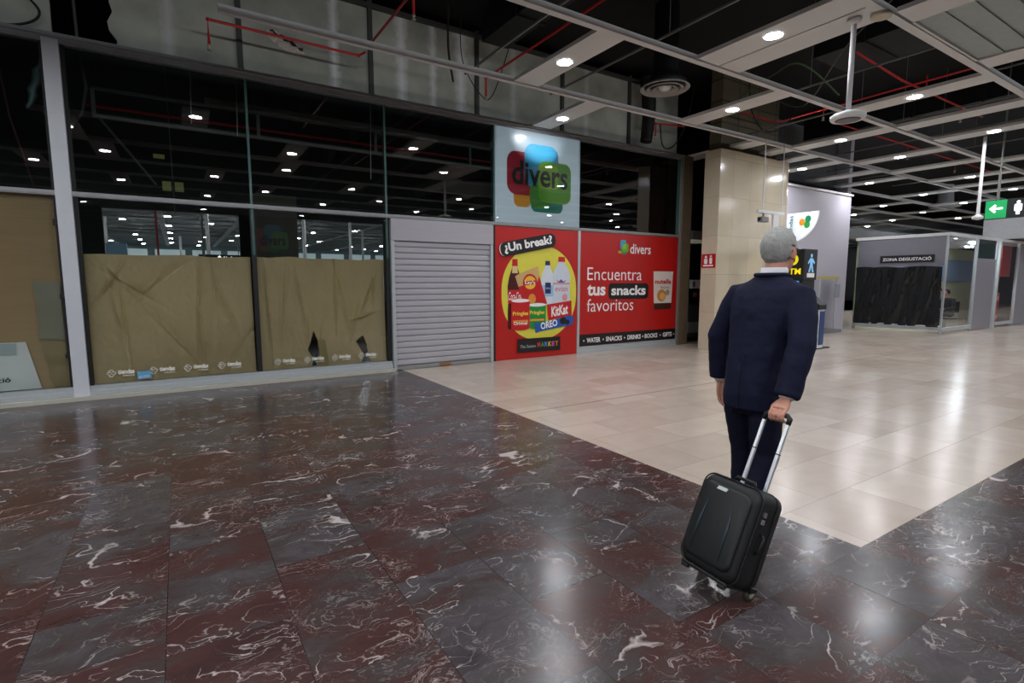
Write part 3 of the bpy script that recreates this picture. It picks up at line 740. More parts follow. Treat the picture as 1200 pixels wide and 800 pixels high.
flat(pl, ell(6.67, .72, .085, .075), .026, 'printed_cookie', P('cookie_dark', (24, 22, 26)), o); flat(pl, ell(6.78, .69, .06, .05), .027, 'printed_cookie', P('cookie_dark', (24, 22, 26)), o)
o = flat(pl, rot2(rrect(5.13, 6.47, 2.1, 2.36, .12), 5.8, 2.23, 11.0), .026, 'question_tag_rim', K['white'], t)
flat(pl, rot2(rrect(5.15, 6.47, 2.095, 2.365, .12), 5.8, 2.23, 11.0), .028, 'question_tag', K['black'], t)
text(pl, '¿Un break?', (5.24, 6.38, 2.13, 2.34), K['white'], t, bold=.035, off=.03, rot=10.5)
flat(pl, [(5.55, .13), (6.6, .12), (6.6, .4), (5.55, .4)], .028, 'market_plate', K['black'], t)
text(pl, 'The Station', (5.61, 5.98, .215, .275), P('grey_print', (190, 190, 190)), t, off=.03)
mc = [(214, 60, 60), (70, 160, 90), (70, 140, 200), (230, 190, 60), (200, 90, 160), (230, 120, 50)]
for i, ch in enumerate('MARKET'):
    x = 6.02+.09*i; text(pl, ch, (x, x+.075, .215, .31), P('market_%d' % i, mc[i]), t, bold=.03, off=.03)

# ---------------------------------------------------------------- red snack poster
t = thing('snack_poster', 'wide red window poster advertising snacks, black word strip along its bottom', 'poster', (8.62, F-.03, 0))
b = B(); b.box(7.118, 10.125, F-.03, F, .15, 2.558); b.build('panel', K['red'], t)
flat(pl, [(7.12, .152), (10.124, .152), (10.124, .4), (7.12, .4)], .002, 'black_band', K['black'], t)
g = divers_logo(pl, 8.16, 2.12, .33, .31, t, .002, LC)
text(pl, 'divers', (8.55, 9.2, 2.14, 2.36), K['white'], t, bold=.012)
text(pl, 'Encuentra', (7.32, 8.93, 1.55, 1.82), K['white'], t, bold=-.004)
text(pl, 'tus', (7.32, 7.84, 1.22, 1.46), K['white'], t, bold=.03)
flat(pl, rrect(7.93, 9.16, 1.135, 1.485, .09), .002, 'black_tag', K['black'], t)
text(pl, 'snacks', (8.01, 9.07, 1.22, 1.44), K['white'], t, bold=.03)
text(pl, 'favoritos', (7.32, 8.69, .88, 1.15), K['white'], t, bold=-.004)
for s_, a, c_ in (('WATER', 7.33, 7.72), ('SNACKS', 7.88, 8.36), ('DRINKS', 8.53, 8.95), ('BOOKS', 9.08, 9.5), ('GIFTS', 9.69, 10.0)):
    text(pl, s_, (a, c_, .215, .32), K['white'], t, bold=.03)
for x in (7.25, 7.8, 8.44, 9.02, 9.6, 10.07):
    flat(pl, ell(x, .265, .018, .018, 10), .004, 'bullet_dot', K['white'], t)
o = flat(pl, [(9.31, 1.76), (9.98, 1.76), (9.94, .88), (9.36, .87)], .003, 'printed_pouch', P('pouch_cream', (218, 206, 196)), t)
flat(pl, [(9.35, 1.02), (9.945, 1.02), (9.94, .88), (9.36, .87)], .0045, 'printed_pouch_base', CH, o)
text(pl, 'nutella', (9.37, 9.92, 1.47, 1.58), P('nutella_red', (190, 30, 30)), o, bold=.03, off=.0055)
text(pl, 'biscuits', (9.56, 9.86, 1.36, 1.43), P('grey_text', (90, 80, 76)), o, off=.0055)
flat(pl, ell(9.6, 1.2, .15, .14), .0055, 'printed_biscuit', P('biscuit', (196, 132, 66)), o); flat(pl, ell(9.8, 1.27, .07, .07), .0055, 'printed_biscuit', P('biscuit2', (170, 140, 110)), o)
flat(pl, ell(9.63, 1.18, .09, .085), .0065, 'printed_biscuit', P('biscuit_hi', (220, 168, 96)), o)

# ---------------------------------------------------------------- divers light panel
t = thing('logo_panel', 'square pale shop sign above the red posters with overlapping coloured shapes behind a black name', 'sign', (6.07, F-.03, 2.62))
b = B(); b.box(5.072, 7.074, F-.03, F+.04, 2.626, 4.358); b.build('face', K['lightbox'], t)
for x0, x1 in ((5.072, 5.09), (7.056, 7.074)):
    b = B(); b.box(x0, x1, F-.034, F-.031, 2.626, 4.358); b.build('side_edge', P('panel_edge', (210, 226, 232)), t)
divers_logo(pl, 5.32, 2.87, 1.52, 1.27, t, .004, LC)
text(pl, 'divers', (5.43, 6.75, 3.35, 3.8), P('logo_ink', (18, 28, 24)), t, bold=.02, off=.02, rot=0)
# reflective cover over the sign
b = B(); b.poly([(5.072, F-.06, 2.626), (7.074, F-.06, 2.626), (7.074, F-.06, 4.358), (5.072, F-.06, 4.358)]); b.build('cover_glass', glass_mat('cover_glass', (.96, .97, .97, 1), 1.5), t)

# ---------------------------------------------------------------- overhead: rails, panels, lights
ROWS = {0: 7.85, 1: 5.895, 2: 3.945, 3: 1.985}
ordn = ['first', 'second', 'third', 'fourth', 'fifth', 'sixth', 'seventh', 'eighth', 'ninth', 'tenth', 'eleventh', 'twelfth', 'thirteenth', 'fourteenth']
def rail(y, x0, x1, w, label):
    b = B(); b.box(x0, x1, y-w/2, y+w/2, C-.012, C+.004); b.box(x0, x1, y-w/2, y-w/2+.006, C+.004, C+.06); b.box(x0, x1, y+w/2-.006, y+w/2, C+.004, C+.06); b.box(x0, x1, y-.008, y+.008, C+.004, C+.08)
    tag(b.build('ceiling_rail', K['panel_white']), label, 'ceiling rail', 'white ceiling rails along the hall')
rail(6.87, .55, 47, .07, 'long white ceiling rail nearest the shopfront')
rail(4.93, -2, 47, .09, 'long white ceiling rail second out from the shopfront, crossing above the round diffuser')
rail(2.98, -2, 47, .1, 'long white ceiling rail third out from the shopfront, carrying the white drop pole')
rail(8.82, 18.3, 47, .09, 'white ceiling rail beyond the lilac wall corner, first behind it')
rail(10.78, 18.3, 47, .09, 'white ceiling rail beyond the lilac wall corner, second behind it')
rail(12.74, 18.3, 47, .09, 'white ceiling rail beyond the lilac wall corner, third behind it')
rail(14.7, 18.3, 47, .09, 'white ceiling rail beyond the lilac wall corner, farthest one')
def panel_mesh(L, w=.43, parent=None):
    b = B(); b.box(-w/2, w/2, -L/2, L/2, 0, .008)
    b.box(-w/2, -w/2+.008, -L/2, L/2, .008, .05); b.box(w/2-.008, w/2, -L/2, L/2, .008, .05)
    return b
pb = panel_mesh(1.84)
proto_panel = None; proto_light = None
def put_panel(x, y, label):
    global proto_panel
    if proto_panel is None:
        proto_panel = pb.build('ceiling_panel', K['panel_white']); proto_panel.location = (x, y, C); o = proto_panel
    else:
        o = proto_panel.copy(); col.objects.link(o); o.location = (x, y, C)
    return tag(o, label, 'ceiling panel', 'white ceiling panels between the rails')
def put_light(x, y, label):
    global proto_light
    if proto_light is None:
        t = thing('downlight', label, 'downlight', (x, y, C-.002), 'round recessed downlights'); proto_light = t
        b = B(); prof = [(.118, 0), (.12, -.006), (.112, -.012), (.098, -.006), (.098, 0)]
        rings = [[V((r*math.cos(2*PI*k/28), r*math.sin(2*PI*k/28), z)) for k in range(28)] for r, z in prof]; rings.append(rings[0])
        b.loft(rings, False); b.build('trim_ring', K['panel_white'], t, True, local=True)
        b = B(); b.poly([(.098*math.cos(-2*PI*k/28), .098*math.sin(-2*PI*k/28), -.004) for k in range(28)]); b.build('lens', K['downlens'], t, local=True)
        return t
    return dup(proto_light, (x, y, C-.002), label)
rowname = {0: 'row of panels along the shopfront', 1: 'row of panels second from the shopfront', 2: 'row of panels third from the shopfront', 3: 'row of panels fourth from the shopfront'}
seenx = {0: [6.06, 13.95, 17.6, 21.4, 24.9], 1: [4.58, 8.22, 11.85, 14.6, 19.0, 22.6], 2: [6.22, 10.12, 13.7]}
for r, xs in seenx.items():
    for i, x in enumerate(xs):
        put_light(x, ROWS[r], f'lit round downlight in the {rowname[r]}, {ordn[i]} from the left')
        put_panel(x, ROWS[r], f'white ceiling panel holding the {ordn[i]} downlight from the left in the {rowname[r]}')
for r, x, lb in ((0, 10.62, 'plain white ceiling panel ending over the corner where shop glass meets the recess'), (0, 11.72, 'plain white ceiling panel ending against the marble column'), (2, 6.68, 'plain white ceiling panel side by side with the panel above the white drop pole'),
                 (3, 7.06, 'plain white ceiling panel left of the grey louvre'), (3, 9.45, 'plain white ceiling panel right of the grey louvre'), (0, 12.8, 'plain white ceiling panel behind the marble column'), (0, 16., 'plain white ceiling panel over the lilac wall, between two lit ones'),
                 (1, 16.6, 'plain white ceiling panel in the second row, past the marble column'), (2, 12.0, 'plain white ceiling panel in the third row, midway to the far end'), (2, 17.2, 'plain white ceiling panel in the third row near the green sign'), (1, 20.8, 'plain white ceiling panel in the second row above the tasting booth')):
    put_panel(x, ROWS[r], lb)
far = [(23.2, 9.8), (26.8, 9.8), (25.2, 11.76), (28.9, 11.76), (27.0, 13.72), (30.9, 13.72), (21.2, 11.76), (30.6, 9.8)]
for i, (x, y) in enumerate(sorted(far)):
    put_light(x, y, f'small far downlight beyond the lilac wall corner, {ordn[i]} nearest of that far field')
    put_panel(x, y, f'white ceiling panel holding the {ordn[i]} nearest downlight of the far field beyond the lilac wall')
# ceiling over and behind the viewpoint: same grid, seen only as reflections
b = B()
for k in range(1, 18):
    y = 2.98-1.96*k
    b.cur = 0; b.box(-13, 47, y-.045, y+.045, C-.012, C+.05)
for k in range(-1, 6):
    y = 1.985-1.96*k
    for j in range(16):
        x = -12.6+3.8*j+(k % 2)*1.9+(.35 if k % 2 else 0)
        if k == -1: x = (-13.0, -9.2, -5.4, -1.6, 2.4)[j] if j < 5 else None
        if x is None: continue
        if k == 0 and 5.5 < x < 10.2: continue
        b.cur = 0; b.box(x-.21, x+.21, y-.92, y+.92, C, C+.05)
        if k == 0 and 5.5 < x < 10.2: continue
        b.cur = 1; b.poly([(x+.098*math.cos(-2*PI*q/16), y+.098*math.sin(-2*PI*q/16), C-.004) for q in range(16)])
for x in (-10.8, -7., -3.2, .45):
    b.cur = 0; b.box(x-.21, x+.21, 4.98, 6.3, C, C+.05); b.cur = 1; b.poly([(x+.098*math.cos(-2*PI*q/16), 5.9+.098*math.sin(-2*PI*q/16), C-.004) for q in range(16)])
for x in (-3.4, -7., -10.8):  # downlights added out of view to brighten the left windows
    b.cur = 0; b.box(x-.21, x+.21, 6.92, 8.5, C, C+.05); b.cur = 1; b.poly([(x+.098*math.cos(-2*PI*q/16), 7.85+.098*math.sin(-2*PI*q/16), C-.004) for q in range(16)])
struct('ceiling.004', b, [K['panel_white'], K['downlens']])
# louvre
t = thing('return_air_louvre', 'grey slatted louvre set between two white ceiling panels at the upper right', 'louvre', (8.26, 2.0, C))
SLM = M('grey_green_slats', (160, 172, 168), .5, .2)
for k in range(7):
    y = 2.78-.26*k; b = B(); b.prism([(7.3, y-.15, C+.012), (7.3, y+.14, C+.03), (7.3, y+.14, C+.04), (7.3, y-.15, C+.022)], (1.92, 0, 0)); b.build('slat', SLM, t)
for ya, yb in ((2.9, 2.925), (1.0, 1.03)):
    b = B(); b.box(7.29, 9.23, ya, yb, C, C+.07); b.build('frame_bar', K['panel_white'], t)

# secondary grey rods
for i, x in enumerate((3.96, 5.6, 8.99, 10.7, 12.4, 14.3, 16.2, 18.2, 20.4)):
    b = B(); y1 = 7.6 if x < 10 else 7.3 if x < 12.7 else 8.4
    b.box(x-.014, x+.014, -2., y1, 4.7, 4.725)
    for y in (1.5, 5.0): b.cyl((x, y, 4.725), (x, y, 6.1), .005, n=5)
    tag(b.build('hanger_rod', K['grey_rod']), f'thin grey hanger rod in the dark void above the rails, {ordn[i]} from the left', 'rod', 'thin grey rods above the ceiling rails')
# ducts and black girders in the void
for i, (x0, x1, y0, y1, z0, z1, lb) in enumerate(((9.4, 10.6, -6, 5.2, 5.3, 5.9, 'dark square air duct in the black void above the drop pole'), (14.9, 15.8, -2, 8.4, 5.4, 5.95, 'dark square air duct in the void past the marble column'), (4.6, 5.1, -2, 8.2, 5.55, 5.95, 'dark girder in the void above the downlight nearest the logo panel'))):
    b = B(); b.box(x0, x1, y0, y1, z0, z1)
    y = y0
    while y < y1-.1: b.box(x0-.03, x1+.03, y, y+.05, z0-.03, z1+.02); y += 1.3
    tag(b.build('ceiling_duct', K['duct']), lb, 'duct')
# sprinkler pipes
def pipe(pts, label, head=None, drops=()):
    t = thing('ceiling_sprinkler_pipe', label, 'pipe', pts[0])
    b = B(); b.tube(pts, .019, 10)
    for p in pts[1:-1]: b.ball(p, .026, .026, .026, 10, 6)
    b.build('pipe_run', K['red_pipe'], t, True)
    for p in ([head] if head else [])+list(drops):
        p = V(p)
        if (p-V(pts[0])).length > .3 and (p-V(pts[-1])).length > .3:
            b = B(); b.cyl(p+V((0, 0, .28)), p, .014, n=8); b.build('drop_pipe', K['red_pipe'], t)
        b = B(); b.lathe(p, [(.012, .02), (.028, .0), (.02, -.02), (.008, -.035), (.03, -.05), (.03, -.055)], 12); b.build('sprinkler_head', K['brass'], t, True)
    return t
pipe([(.54, 8.3, 4.62), (.54, 8.3, 4.93), (2.52, 8.3, 4.91), (2.62, 8.3, 4.98)], 'red sprinkler pipe along the raw plasterboard with a dropped end at its left', (.54, 8.3, 4.6))
pipe([(2.66, 8.2, 5.06), (2.66, 4.0, 5.06)], 'red sprinkler pipe rising toward the viewer over the second papered window', None)
pipe([(4.73, 8.3, 4.72), (4.73, 8.3, 5.02), (4.7, 1.0, 5.02)], 'long red sprinkler pipe crossing above the first white panels, dropped end by the wall', (4.73, 8.3, 4.7))
pipe([(8.95, 8.3, 4.66), (8.95, 8.3, 4.92), (9.85, 8.3, 5.0), (9.85, 7.2, 5.1), (11.7, 7.2, 5.1), (11.7, -1, 5.2)], 'red sprinkler pipe passing from the recess round the column head', (8.95, 8.3, 4.64), [(11.7, 4.39, 4.95), (11.7, 6.2, 4.95)])
pipe([(9.5, 4.57, 5.2), (11.5, 4.7, 5.2), (15.5, 4.7, 5.2)], 'red sprinkler branch pipe in the void behind the white drop pole', None, [(14.3, 4.7, 4.95)])
pipe([(13.2, 6.6, 5.15), (24., 6.6, 5.15)], 'red sprinkler pipe over the space before the lilac wall', None, [(16.8, 6.6, 4.85), (20, 6.6, 4.85)])
pipe([(2.84, 6.9, 5.5), (2.84, 6.9, 5.02)], 'short vertical red sprinkler drop at the upper left', (2.84, 6.9, 5.0))
# cables
def cable(pts, r, mat, label):
    P3 = [V(p) for p in pts]; out = []
    for i in range(len(P3)-1):
        p0, p1, p2, p3 = P3[max(i-1, 0)], P3[i], P3[i+1], P3[min(i+2, len(P3)-1)]
        for k in range(8):
            t = k/8; out.append(.5*((2*p1)+(p2-p0)*t+(2*p0-5*p1+4*p2-p3)*t*t+(3*p1-p0-3*p2+p3)*t**3))
    out.append(P3[-1]); b = B(); b.tube(out, r, 6)
    tag(b.build('hanging_cable', mat, None, True), label, 'cable')
cable([(8.87, 8.1, 4.85), (8.95, 8.1, 4.45), (9.15, 8.1, 4.38), (9.42, 8.1, 4.57), (9.75, 8.1, 5.13), (9.94, 8.1, 5.9)], .014, K['cable'], 'black cable looping by the plasterboard end above the wide red poster')
cable([(9.7, 7.1, 5.0), (9.05, 6.13, 5.0), (8.88, 5.6, 5.05), (8.83, 5.2, 5.1), (9.35, 5.14, 5.05), (10.55, 5.33, 4.95)], .014, K['cable_green'], 'green cable arching above the panel before the marble column')
cable([(10.9, 6.9, 5.4), (10.7, 6.2, 5.), (10.2, 5.6, 4.95), (9.3, 4.6, 5.3), (9.2, 3.6, 5.9)], .01, K['cable_grey'], 'grey cable sagging left of the white drop pole')
cable([(-1.7, 8.6, 5.6), (-1.4, 8.65, 5.0), (-1.2, 8.65, 4.7), (-1.45, 8.68, 4.52), (-2, 8.7, 4.5)], .014, K['cable'], 'black cable sagging over the plasterboard at the upper left')
cable([(4.2, 8.2, 5.9), (4.25, 8.25, 5.2), (4.6, 8.3, 4.75), (4.9, 8.35, 4.8), (5.3, 8.3, 5.9)], .009, K['cable'], 'thin black cable loop before the plasterboard left of the logo panel')
cable([(12.2, 7.0, 5.9), (11.6, 6.9, 5.0), (11.1, 7.1, 4.8), (10.7, 7.2, 5.2), (10.4, 7.1, 6)], .014, K['cable'], 'black cable loop hanging round the column head')
cable([(4.0, 8.25, 6.0), (3.97, 8.2, 5.3), (4.05, 8.2, 4.8)], .02, M('rusty_strap', (52, 42, 34), .8), 'dark hanging strap before the plasterboard in the middle')
# flexible black hose by the wall
b = B(); pts = []; rr = []
for k in range(40):
    s = k/39; pts.append((8.78+.08*math.sin(s*3), 8.42, 5.9-1.35*s)); rr.append(.16+.012*(k % 2)-.04*s)
b.tube(pts, rr, 14); tag(b.build('hanging_duct', K['duct'], None, True), 'black flexible duct hanging before the plasterboard right of the logo panel', 'duct')
# air diffuser
t = thing('ceiling_diffuser', 'round grey ringed air diffuser hanging above the second white rail', 'diffuser', (7.03, 6.34, 4.7))
cx, cy, cz = 7.03, 6.34, 4.7
for r0, r1, z in ((.40, .31, .0), (.30, .22, -.012), (.21, .13, -.02)):
    b = B(); rings = [[V((cx+r*math.cos(2*PI*k/36), cy+r*math.sin(2*PI*k/36), cz+zz)) for k in range(36)] for r, zz in ((r0, z), (r0-.01, z-.012), (r1, z+.05), (r1+.01, z+.06), (r0, z+.006))]; rings.append(rings[0])
    b.loft(rings, False); b.build('ring', M('diffuser_grey', (150, 150, 146), .5), t, True)
b = B(); b.lathe((cx, cy, cz-.02), [(.01, -.012), (.07, -.006), (.11, .03), (.1, .05)], 24); b.build('core', K['plastic_w'], t, True)
b = B(); b.lathe((cx, cy, cz), [(.33, .03), (.34, .1), (.26, .16), (.2, .3), (.2, 1.3)], 24); b.build('neck', K['duct'], t, True)
# drop pole with round speaker
t = thing('ceiling_speaker', 'white drop pole with a round disc speaker at its lower end', 'speaker', (6.6, 3.22, 4.44))
b = B(); b.cyl((6.6, 3.22, 4.44), (6.6, 3.22, 3.44), .028, n=16); b.lathe((6.6, 3.22, 4.38), [(.03, 0), (.07, .03), (.075, .055)], 20); b.build('pole', K['plastic_w'], t, True)
b = B(); b.lathe((6.6, 3.22, 3.38), [(.1, -.028), (.165, -.03), (.18, -.01), (.18, .02), (.15, .04), (.04, .055), (.035, .08)], 32); b.build('disc_body', K['plastic_w'], t, True)
b = B(); b.lathe((6.6, 3.22, 3.345), [(.05, -.006), (.11, -.004), (.13, .004)], 28); b.build('grille', M('speaker_grille', (110, 112, 116), .5, .3, .3, 120), t, True)
b = B(); b.lathe((6.72, 3.0, 4.40), [(.05, .02), (.1, .0), (.1, .03), (.07, .06)], 20); tag(b.build('smoke_detector', M('cream_plastic', (206, 200, 176), .5), None, True), 'small round cream detector on the ceiling rail above the drop pole', 'detector')

# ---------------------------------------------------------------- recess fittings
pr_ = Plane((0, 8.86, 0), (1, 0, 0))
t = thing('intercom_box', 'white intercom box on the black recess wall', 'intercom', (11.2, 8.9, 1.35))
b = B(); b.box(10.98, 11.4, 8.82, 8.9, 1.35, 1.57); bevel(b.build('case', K['plastic_w'], t), .01)
b = B(); b.box(11.02, 11.1, 8.81, 8.82, 1.4, 1.52); b.build('keypad', K['plastic_g'], t)
b = B(); b.box(11.26, 11.37, 8.81, 8.82, 1.38, 1.54); b.build('cover_flap', P('flap_grey', (168, 168, 166)), t)
t = thing('wall_mounted_button', 'small red round button below the white intercom box', 'button', (11.2, 8.9, 1.19))
b = B(); b.box(11.14, 11.26, 8.87, 8.9, 1.13, 1.25); b.build('plate', K['plastic_g'], t)
b = B(); b.lathe((11.2, 8.85, 1.19), [(.045, .02), (.045, -.005), (.03, -.015)], 16, 'y'); b.build('knob', K['red'], t, True)
t = thing('wall_lamp', 'small grey wall fitting with pale lower strip near the top of the recess', 'lamp', (11.0, 8.85, 2.5))
b = B(); b.box(10.82, 11.16, 8.72, 8.9, 2.56, 2.78); bevel(b.build('housing', K['plastic_g'], t), .01)
b = B(); b.box(10.82, 11.16, 8.71, 8.89, 2.48, 2.56); b.build('diffuser', P('pale_glow', (206, 204, 176), emit=.12), t)
b = B(); b.box(11.2, 11.55, 8.85, 8.9, 2.49, 2.53); tag(b.build('wall_mounted_bracket', K['plastic_w']), 'thin white bracket strip beside the grey recess fitting', 'bracket')
b = B(); b.box(10.55, 12, 8.885, 8.899, 1.93, 1.95); struct('trim_50', b, K['alu_dark'])
b = B(); b.box(10.9, 11.35, 8.83, 8.86, .22, .5); bevel(b.build('wall_mounted_plate', K['plastic_g']), .01)
bpy.data.objects['wall_mounted_plate']['label'] = 'grey access plate low on the rough slab in the recess'; bpy.data.objects['wall_mounted_plate']['category'] = 'plate'
# fire sign on the column's left face
t = thing('fire_sign', 'small square red fire equipment sign on the edge of the marble column', 'sign', (9.99, 7.75, 1.85))
plx = Plane((9.995, 0, 0), (0, -1, 0))
b = B(); b.box(9.985, 9.997, 7.42, 7.78, 1.83, 2.13); b.build('plate', K['red'], t)
q = lambda u, v: (u-7.78, v)
plx2 = Plane((9.985, 7.78, 1.83), (0, -1, 0))
flat(plx2, rrect(.07, .16, .08, .2, .03), .002, 'pictogram', K['white'], t); flat(plx2, ell(.115, .235, .03, .03), .002, 'pictogram', K['white'], t)
flat(plx2, rrect(.21, .28, .08, .22, .02), .002, 'pictogram', K['white'], t); flat(plx2, rrect(.22, .27, .235, .265, .01), .002, 'pictogram', K['white'], t)
flat(plx2, rrect(.05, .31, .03, .06, .003), .002, 'text_bar', K['white'], t)
# hanging bracket with camera in front of the column
t = thing('ceiling_camera', 'white ceiling drop bracket with a small security camera before the marble column', 'camera', (10.7, 6.8, 4.45))
b = B(); b.cyl((10.66, 6.8, 4.5), (10.66, 6.8, 3.0), .014, n=10); b.cyl((11.35, 6.8, 4.5), (11.35, 6.8, 3.02), .01, n=10); b.build('drop_rod', K['plastic_w'], t)
b = B(); b.box(10.48, 11.45, 6.77, 6.83, 2.98, 3.04); b.build('crossbar', K['plastic_w'], t)
b = B(); b.cyl((10.7, 6.8, 2.98), (10.7, 6.8, 2.9), .02, n=10); b.box(10.58, 10.82, 6.74, 6.86, 2.79, 2.9); bevel(b.build('camera_body', K['plastic_g'], t), .01)
b = B(); b.cyl((10.57, 6.8, 2.845), (10.55, 6.8, 2.845), .035, n=14); b.build('lens', K['plastic_k'], t)
b = B(); b.box(11.05, 11.25, 6.78, 6.82, 2.45, 2.98); b.build('junction_plate', K['plastic_w'], t)

# ---------------------------------------------------------------- cash machine
t = thing('cash_machine', 'black cash machine tower with yellow lettering standing before the marble column', 'cash machine', (12.5, 6.9, 0))
b = B(); b.box(12.15, 12.72, 6.66, 7.34, 1.56, 2.27); bevel(b.build('header', K['plastic_k'], t), .015)
b = B(); b.box(12.2, 12.72, 6.7, 7.34, .05, 1.56); b.build('cabinet', K['plastic_k'], t)
b = B(); b.box(12.18, 12.2, 6.78, 7.25, 1.22, 1.54); b.build('screen', P('screen_blue', (80, 150, 210), emit=.7), t)
b = B(); b.box(12.08, 12.32, 6.22, 6.7, 0.03, .9); b.build('side_bin', P('bin_white', (206, 214, 216)), t)
b = B(); b.prism([(12.05, 6.72, .9), (12.05, 6.2, .9), (12.05, 6.2, 1.0), (12.05, 6.45, 1.2), (12.05, 6.72, 1.28)], (.3, 0, 0)); b.build('sloped_top', K['plastic_k'], t)
b = B(); b.box(12.12, 12.3, 6.2, 6.218, .1, .86); b.build('blue_graphic', P('graphic_blue', (40, 62, 112)), t)
b = B(); b.box(12.1, 12.64, 6.22, 7.3, 0, .03); b.build('plinth', K['plastic_k'], t)
pk = Plane((12.147, 7.34, 1.56), (0, -1, 0)); YE = P('atm_yellow', (240, 222, 20), emit=.45)
text(pk, 'ATM', (.2, .62, .13, .27), YE, t, bold=.03)
flat(pk, ell(.42, .47, .13, .13), .003, 'round_symbol', YE, t); flat(pk, ell(.42, .47, .06, .08), .005, 'round_symbol', P('atm_ink', (60, 60, 20)), t)
ps = Plane((12.15, 6.657, 1.56), (1, 0, 0)); CB = P('figure_blue', (130, 190, 236), emit=.3)
flat(ps, ell(.3, .56, .045, .045), .003, 'figure_symbol', CB, t)
flat(ps, [(.24, .5), (.36, .5), (.46, .4), (.43, .37), (.36, .42), (.36, .34), (.42, .18), (.35, .18), (.3, .3), (.26, .18), (.19, .18), (.25, .34), (.25, .42), (.17, .36), (.15, .4)], .003, 'figure_symbol', CB, t)
flat(ps, rrect(.14, .46, .06, .16, .01), .003, 'white_caption', K['white'], t)

# flag sign tiendas on the lilac wall
t = thing('flag_sign', 'white quarter-round projecting sign with green and orange emblem on the lilac wall', 'sign', (14.5, 8.1, 2.6))
pts = [(0, .82), (.84, .82)]+[(.84*math.sin(math.radians(90-90*k/14))*1., .82-.82*math.sin(math.radians(90*k/14))) for k in range(1, 15)]
pts[-1] = (0.0, 0.0)
qx = Plane((14.5, 8.49, 2.58), (0, -1, 0))
b = B(); b.prism([qx.p(u, v, 0) for u, v in pts], (.06, 0, 0)); b.build('sign_body', P('lit_sign_white', (232, 236, 240), emit=.55), t)
text(qx, 'tiendas', (-.19, .41, .40, .52), P('tiendas_blue', (60, 140, 150)), t, rot=90, off=.003, bold=.02)
text(qx, 'de la estación', (-.02, .42, .46, .49), P('tiendas_grey', (140, 160, 160)), t, rot=90, off=.003)
for cu, cv, a, mt in ((.42, .56, 0, P('emblem_orange', (240, 160, 30), emit=.2)), (.56, .48, 0, P('emblem_green', (60, 170, 70), emit=.2)), (.58, .63, 0, P('emblem_dgreen', (30, 140, 90), emit=.2))):
    flat(qx, ell(cu, cv, .085, .1, 8), .004+.001*cv, 'emblem', mt, t)
# info stand
t = thing('leaflet_stand', 'clear panel stand with yellow top edge before the lilac wall', 'stand', (16.4, 8.25, 0))
b = B(); b.box(15.95, 17.05, 8.08, 8.44, 0, .09); b.build('base', K['plastic_g'], t)
for x in (16.02, 16.98):
    b = B(); b.cyl((x, 8.28, .09), (x, 8.28, 1.66), .025, n=10); b.build('post', K['alu'], t)
b = B(); b.poly([(16.04, 8.28, .12), (16.96, 8.28, .12), (16.96, 8.28, 1.6), (16.04, 8.28, 1.6)]); b.build('clear_panel', K['clear'], t)
b = B(); b.box(15.98, 17.05, 8.25, 8.31, 1.6, 1.68); b.build('top_strip', P('dull_yellow', (190, 178, 96)), t)
b = B(); b.box(16.8, 17.05, 8.2, 8.25, 1.05, 1.45); b.build('notice_holder', P('notice_grey', (150, 154, 162)), t)

# ---------------------------------------------------------------- tasting booth
ZX, ZY, ZT = 18.7, 6.15, 2.84
t = thing('tasting_booth', 'glass-walled tasting booth with grey band and black-covered front at the far right', 'booth', (22.5, 7.5, 0))
b = B(); b.box(ZX-.02, 26.6, ZY-.02, 8.6, ZT, ZT+.09); b.build('roof_edge', K['panel_white'], t)
b = B(); b.box(ZX, ZX+.03, ZY+.05, 8.5, 1.98, ZT); b.build('grey_band', M('frosted_grey_band', (126, 126, 134), .25, 0, .05), t)
b = B(); b.box(ZX-.05, ZX+.05, ZY-.03, 8.5, .1, .18); b.cyl((ZX-.06, ZY, .22), (ZX-.06, 8.5, .22), .03, n=8); b.build('base_rail', K['alu'], t)
b = B(); b.box(ZX, ZX+.05, ZY, ZY+.05, .0, ZT); b.build('corner_post', K['alu'], t)
b = B(); b.poly([(ZX+.05, ZY, .2), (20.9, ZY, .2), (20.9, ZY, ZT), (ZX+.05, ZY, ZT)]); b.build('clear_pane', K['clear'], t)
b = B(); b.box(ZX, 20.9, ZY-.04, ZY+.04, .08, .18); b.box(23, 24.8, ZY-.04, ZY+.04, .08, .18); b.build('side_base_rail', K['alu'], t)
b = B(); b.box(20.9, 22.55, ZY-.02, ZY+.04, .02, 2.25); b.build('door_panel', M('grey_door', (140, 138, 146), .4, .1, .05), t)
b = B(); b.poly([(20.9, ZY, 2.25), (22.55, ZY, 2.25), (22.55, ZY, ZT), (20.9, ZY, ZT)]); b.build('transom_pane', M('dark_teal_pane', (46, 64, 66), .1), t)
for x in (20.9, 22.62, 22.95, 24.8):
    b = B(); b.box(x-.03, x+.03, ZY-.03, ZY+.05, 0, ZT); b.build('mullion', K['alu'], t)
b = B(); b.poly([(22.98, ZY, .2), (24.77, ZY, .2), (24.77, ZY, ZT), (22.98, ZY, ZT)]); b.build('clear_pane', K['clear'], t)
b = B(); b.box(24.83, 30, ZY-.02, ZY+.04, .02, ZT); b.build('shutter_panel', M('grey_shutter_far', (136, 136, 142), .4, .1), t)
b = B(); b.box(ZX+.1, 30, 8.5, 8.6, 0, ZT)
b.build('rear_wall_low', M('booth_back_wall', (170, 172, 140), .6), t)
b = B(); b.box(ZX+.3, 30, 8.44, 8.49, 1.55, 2.4); b.build('rear_blue_band', M('booth_blue_band', (110, 130, 158), .5), t)
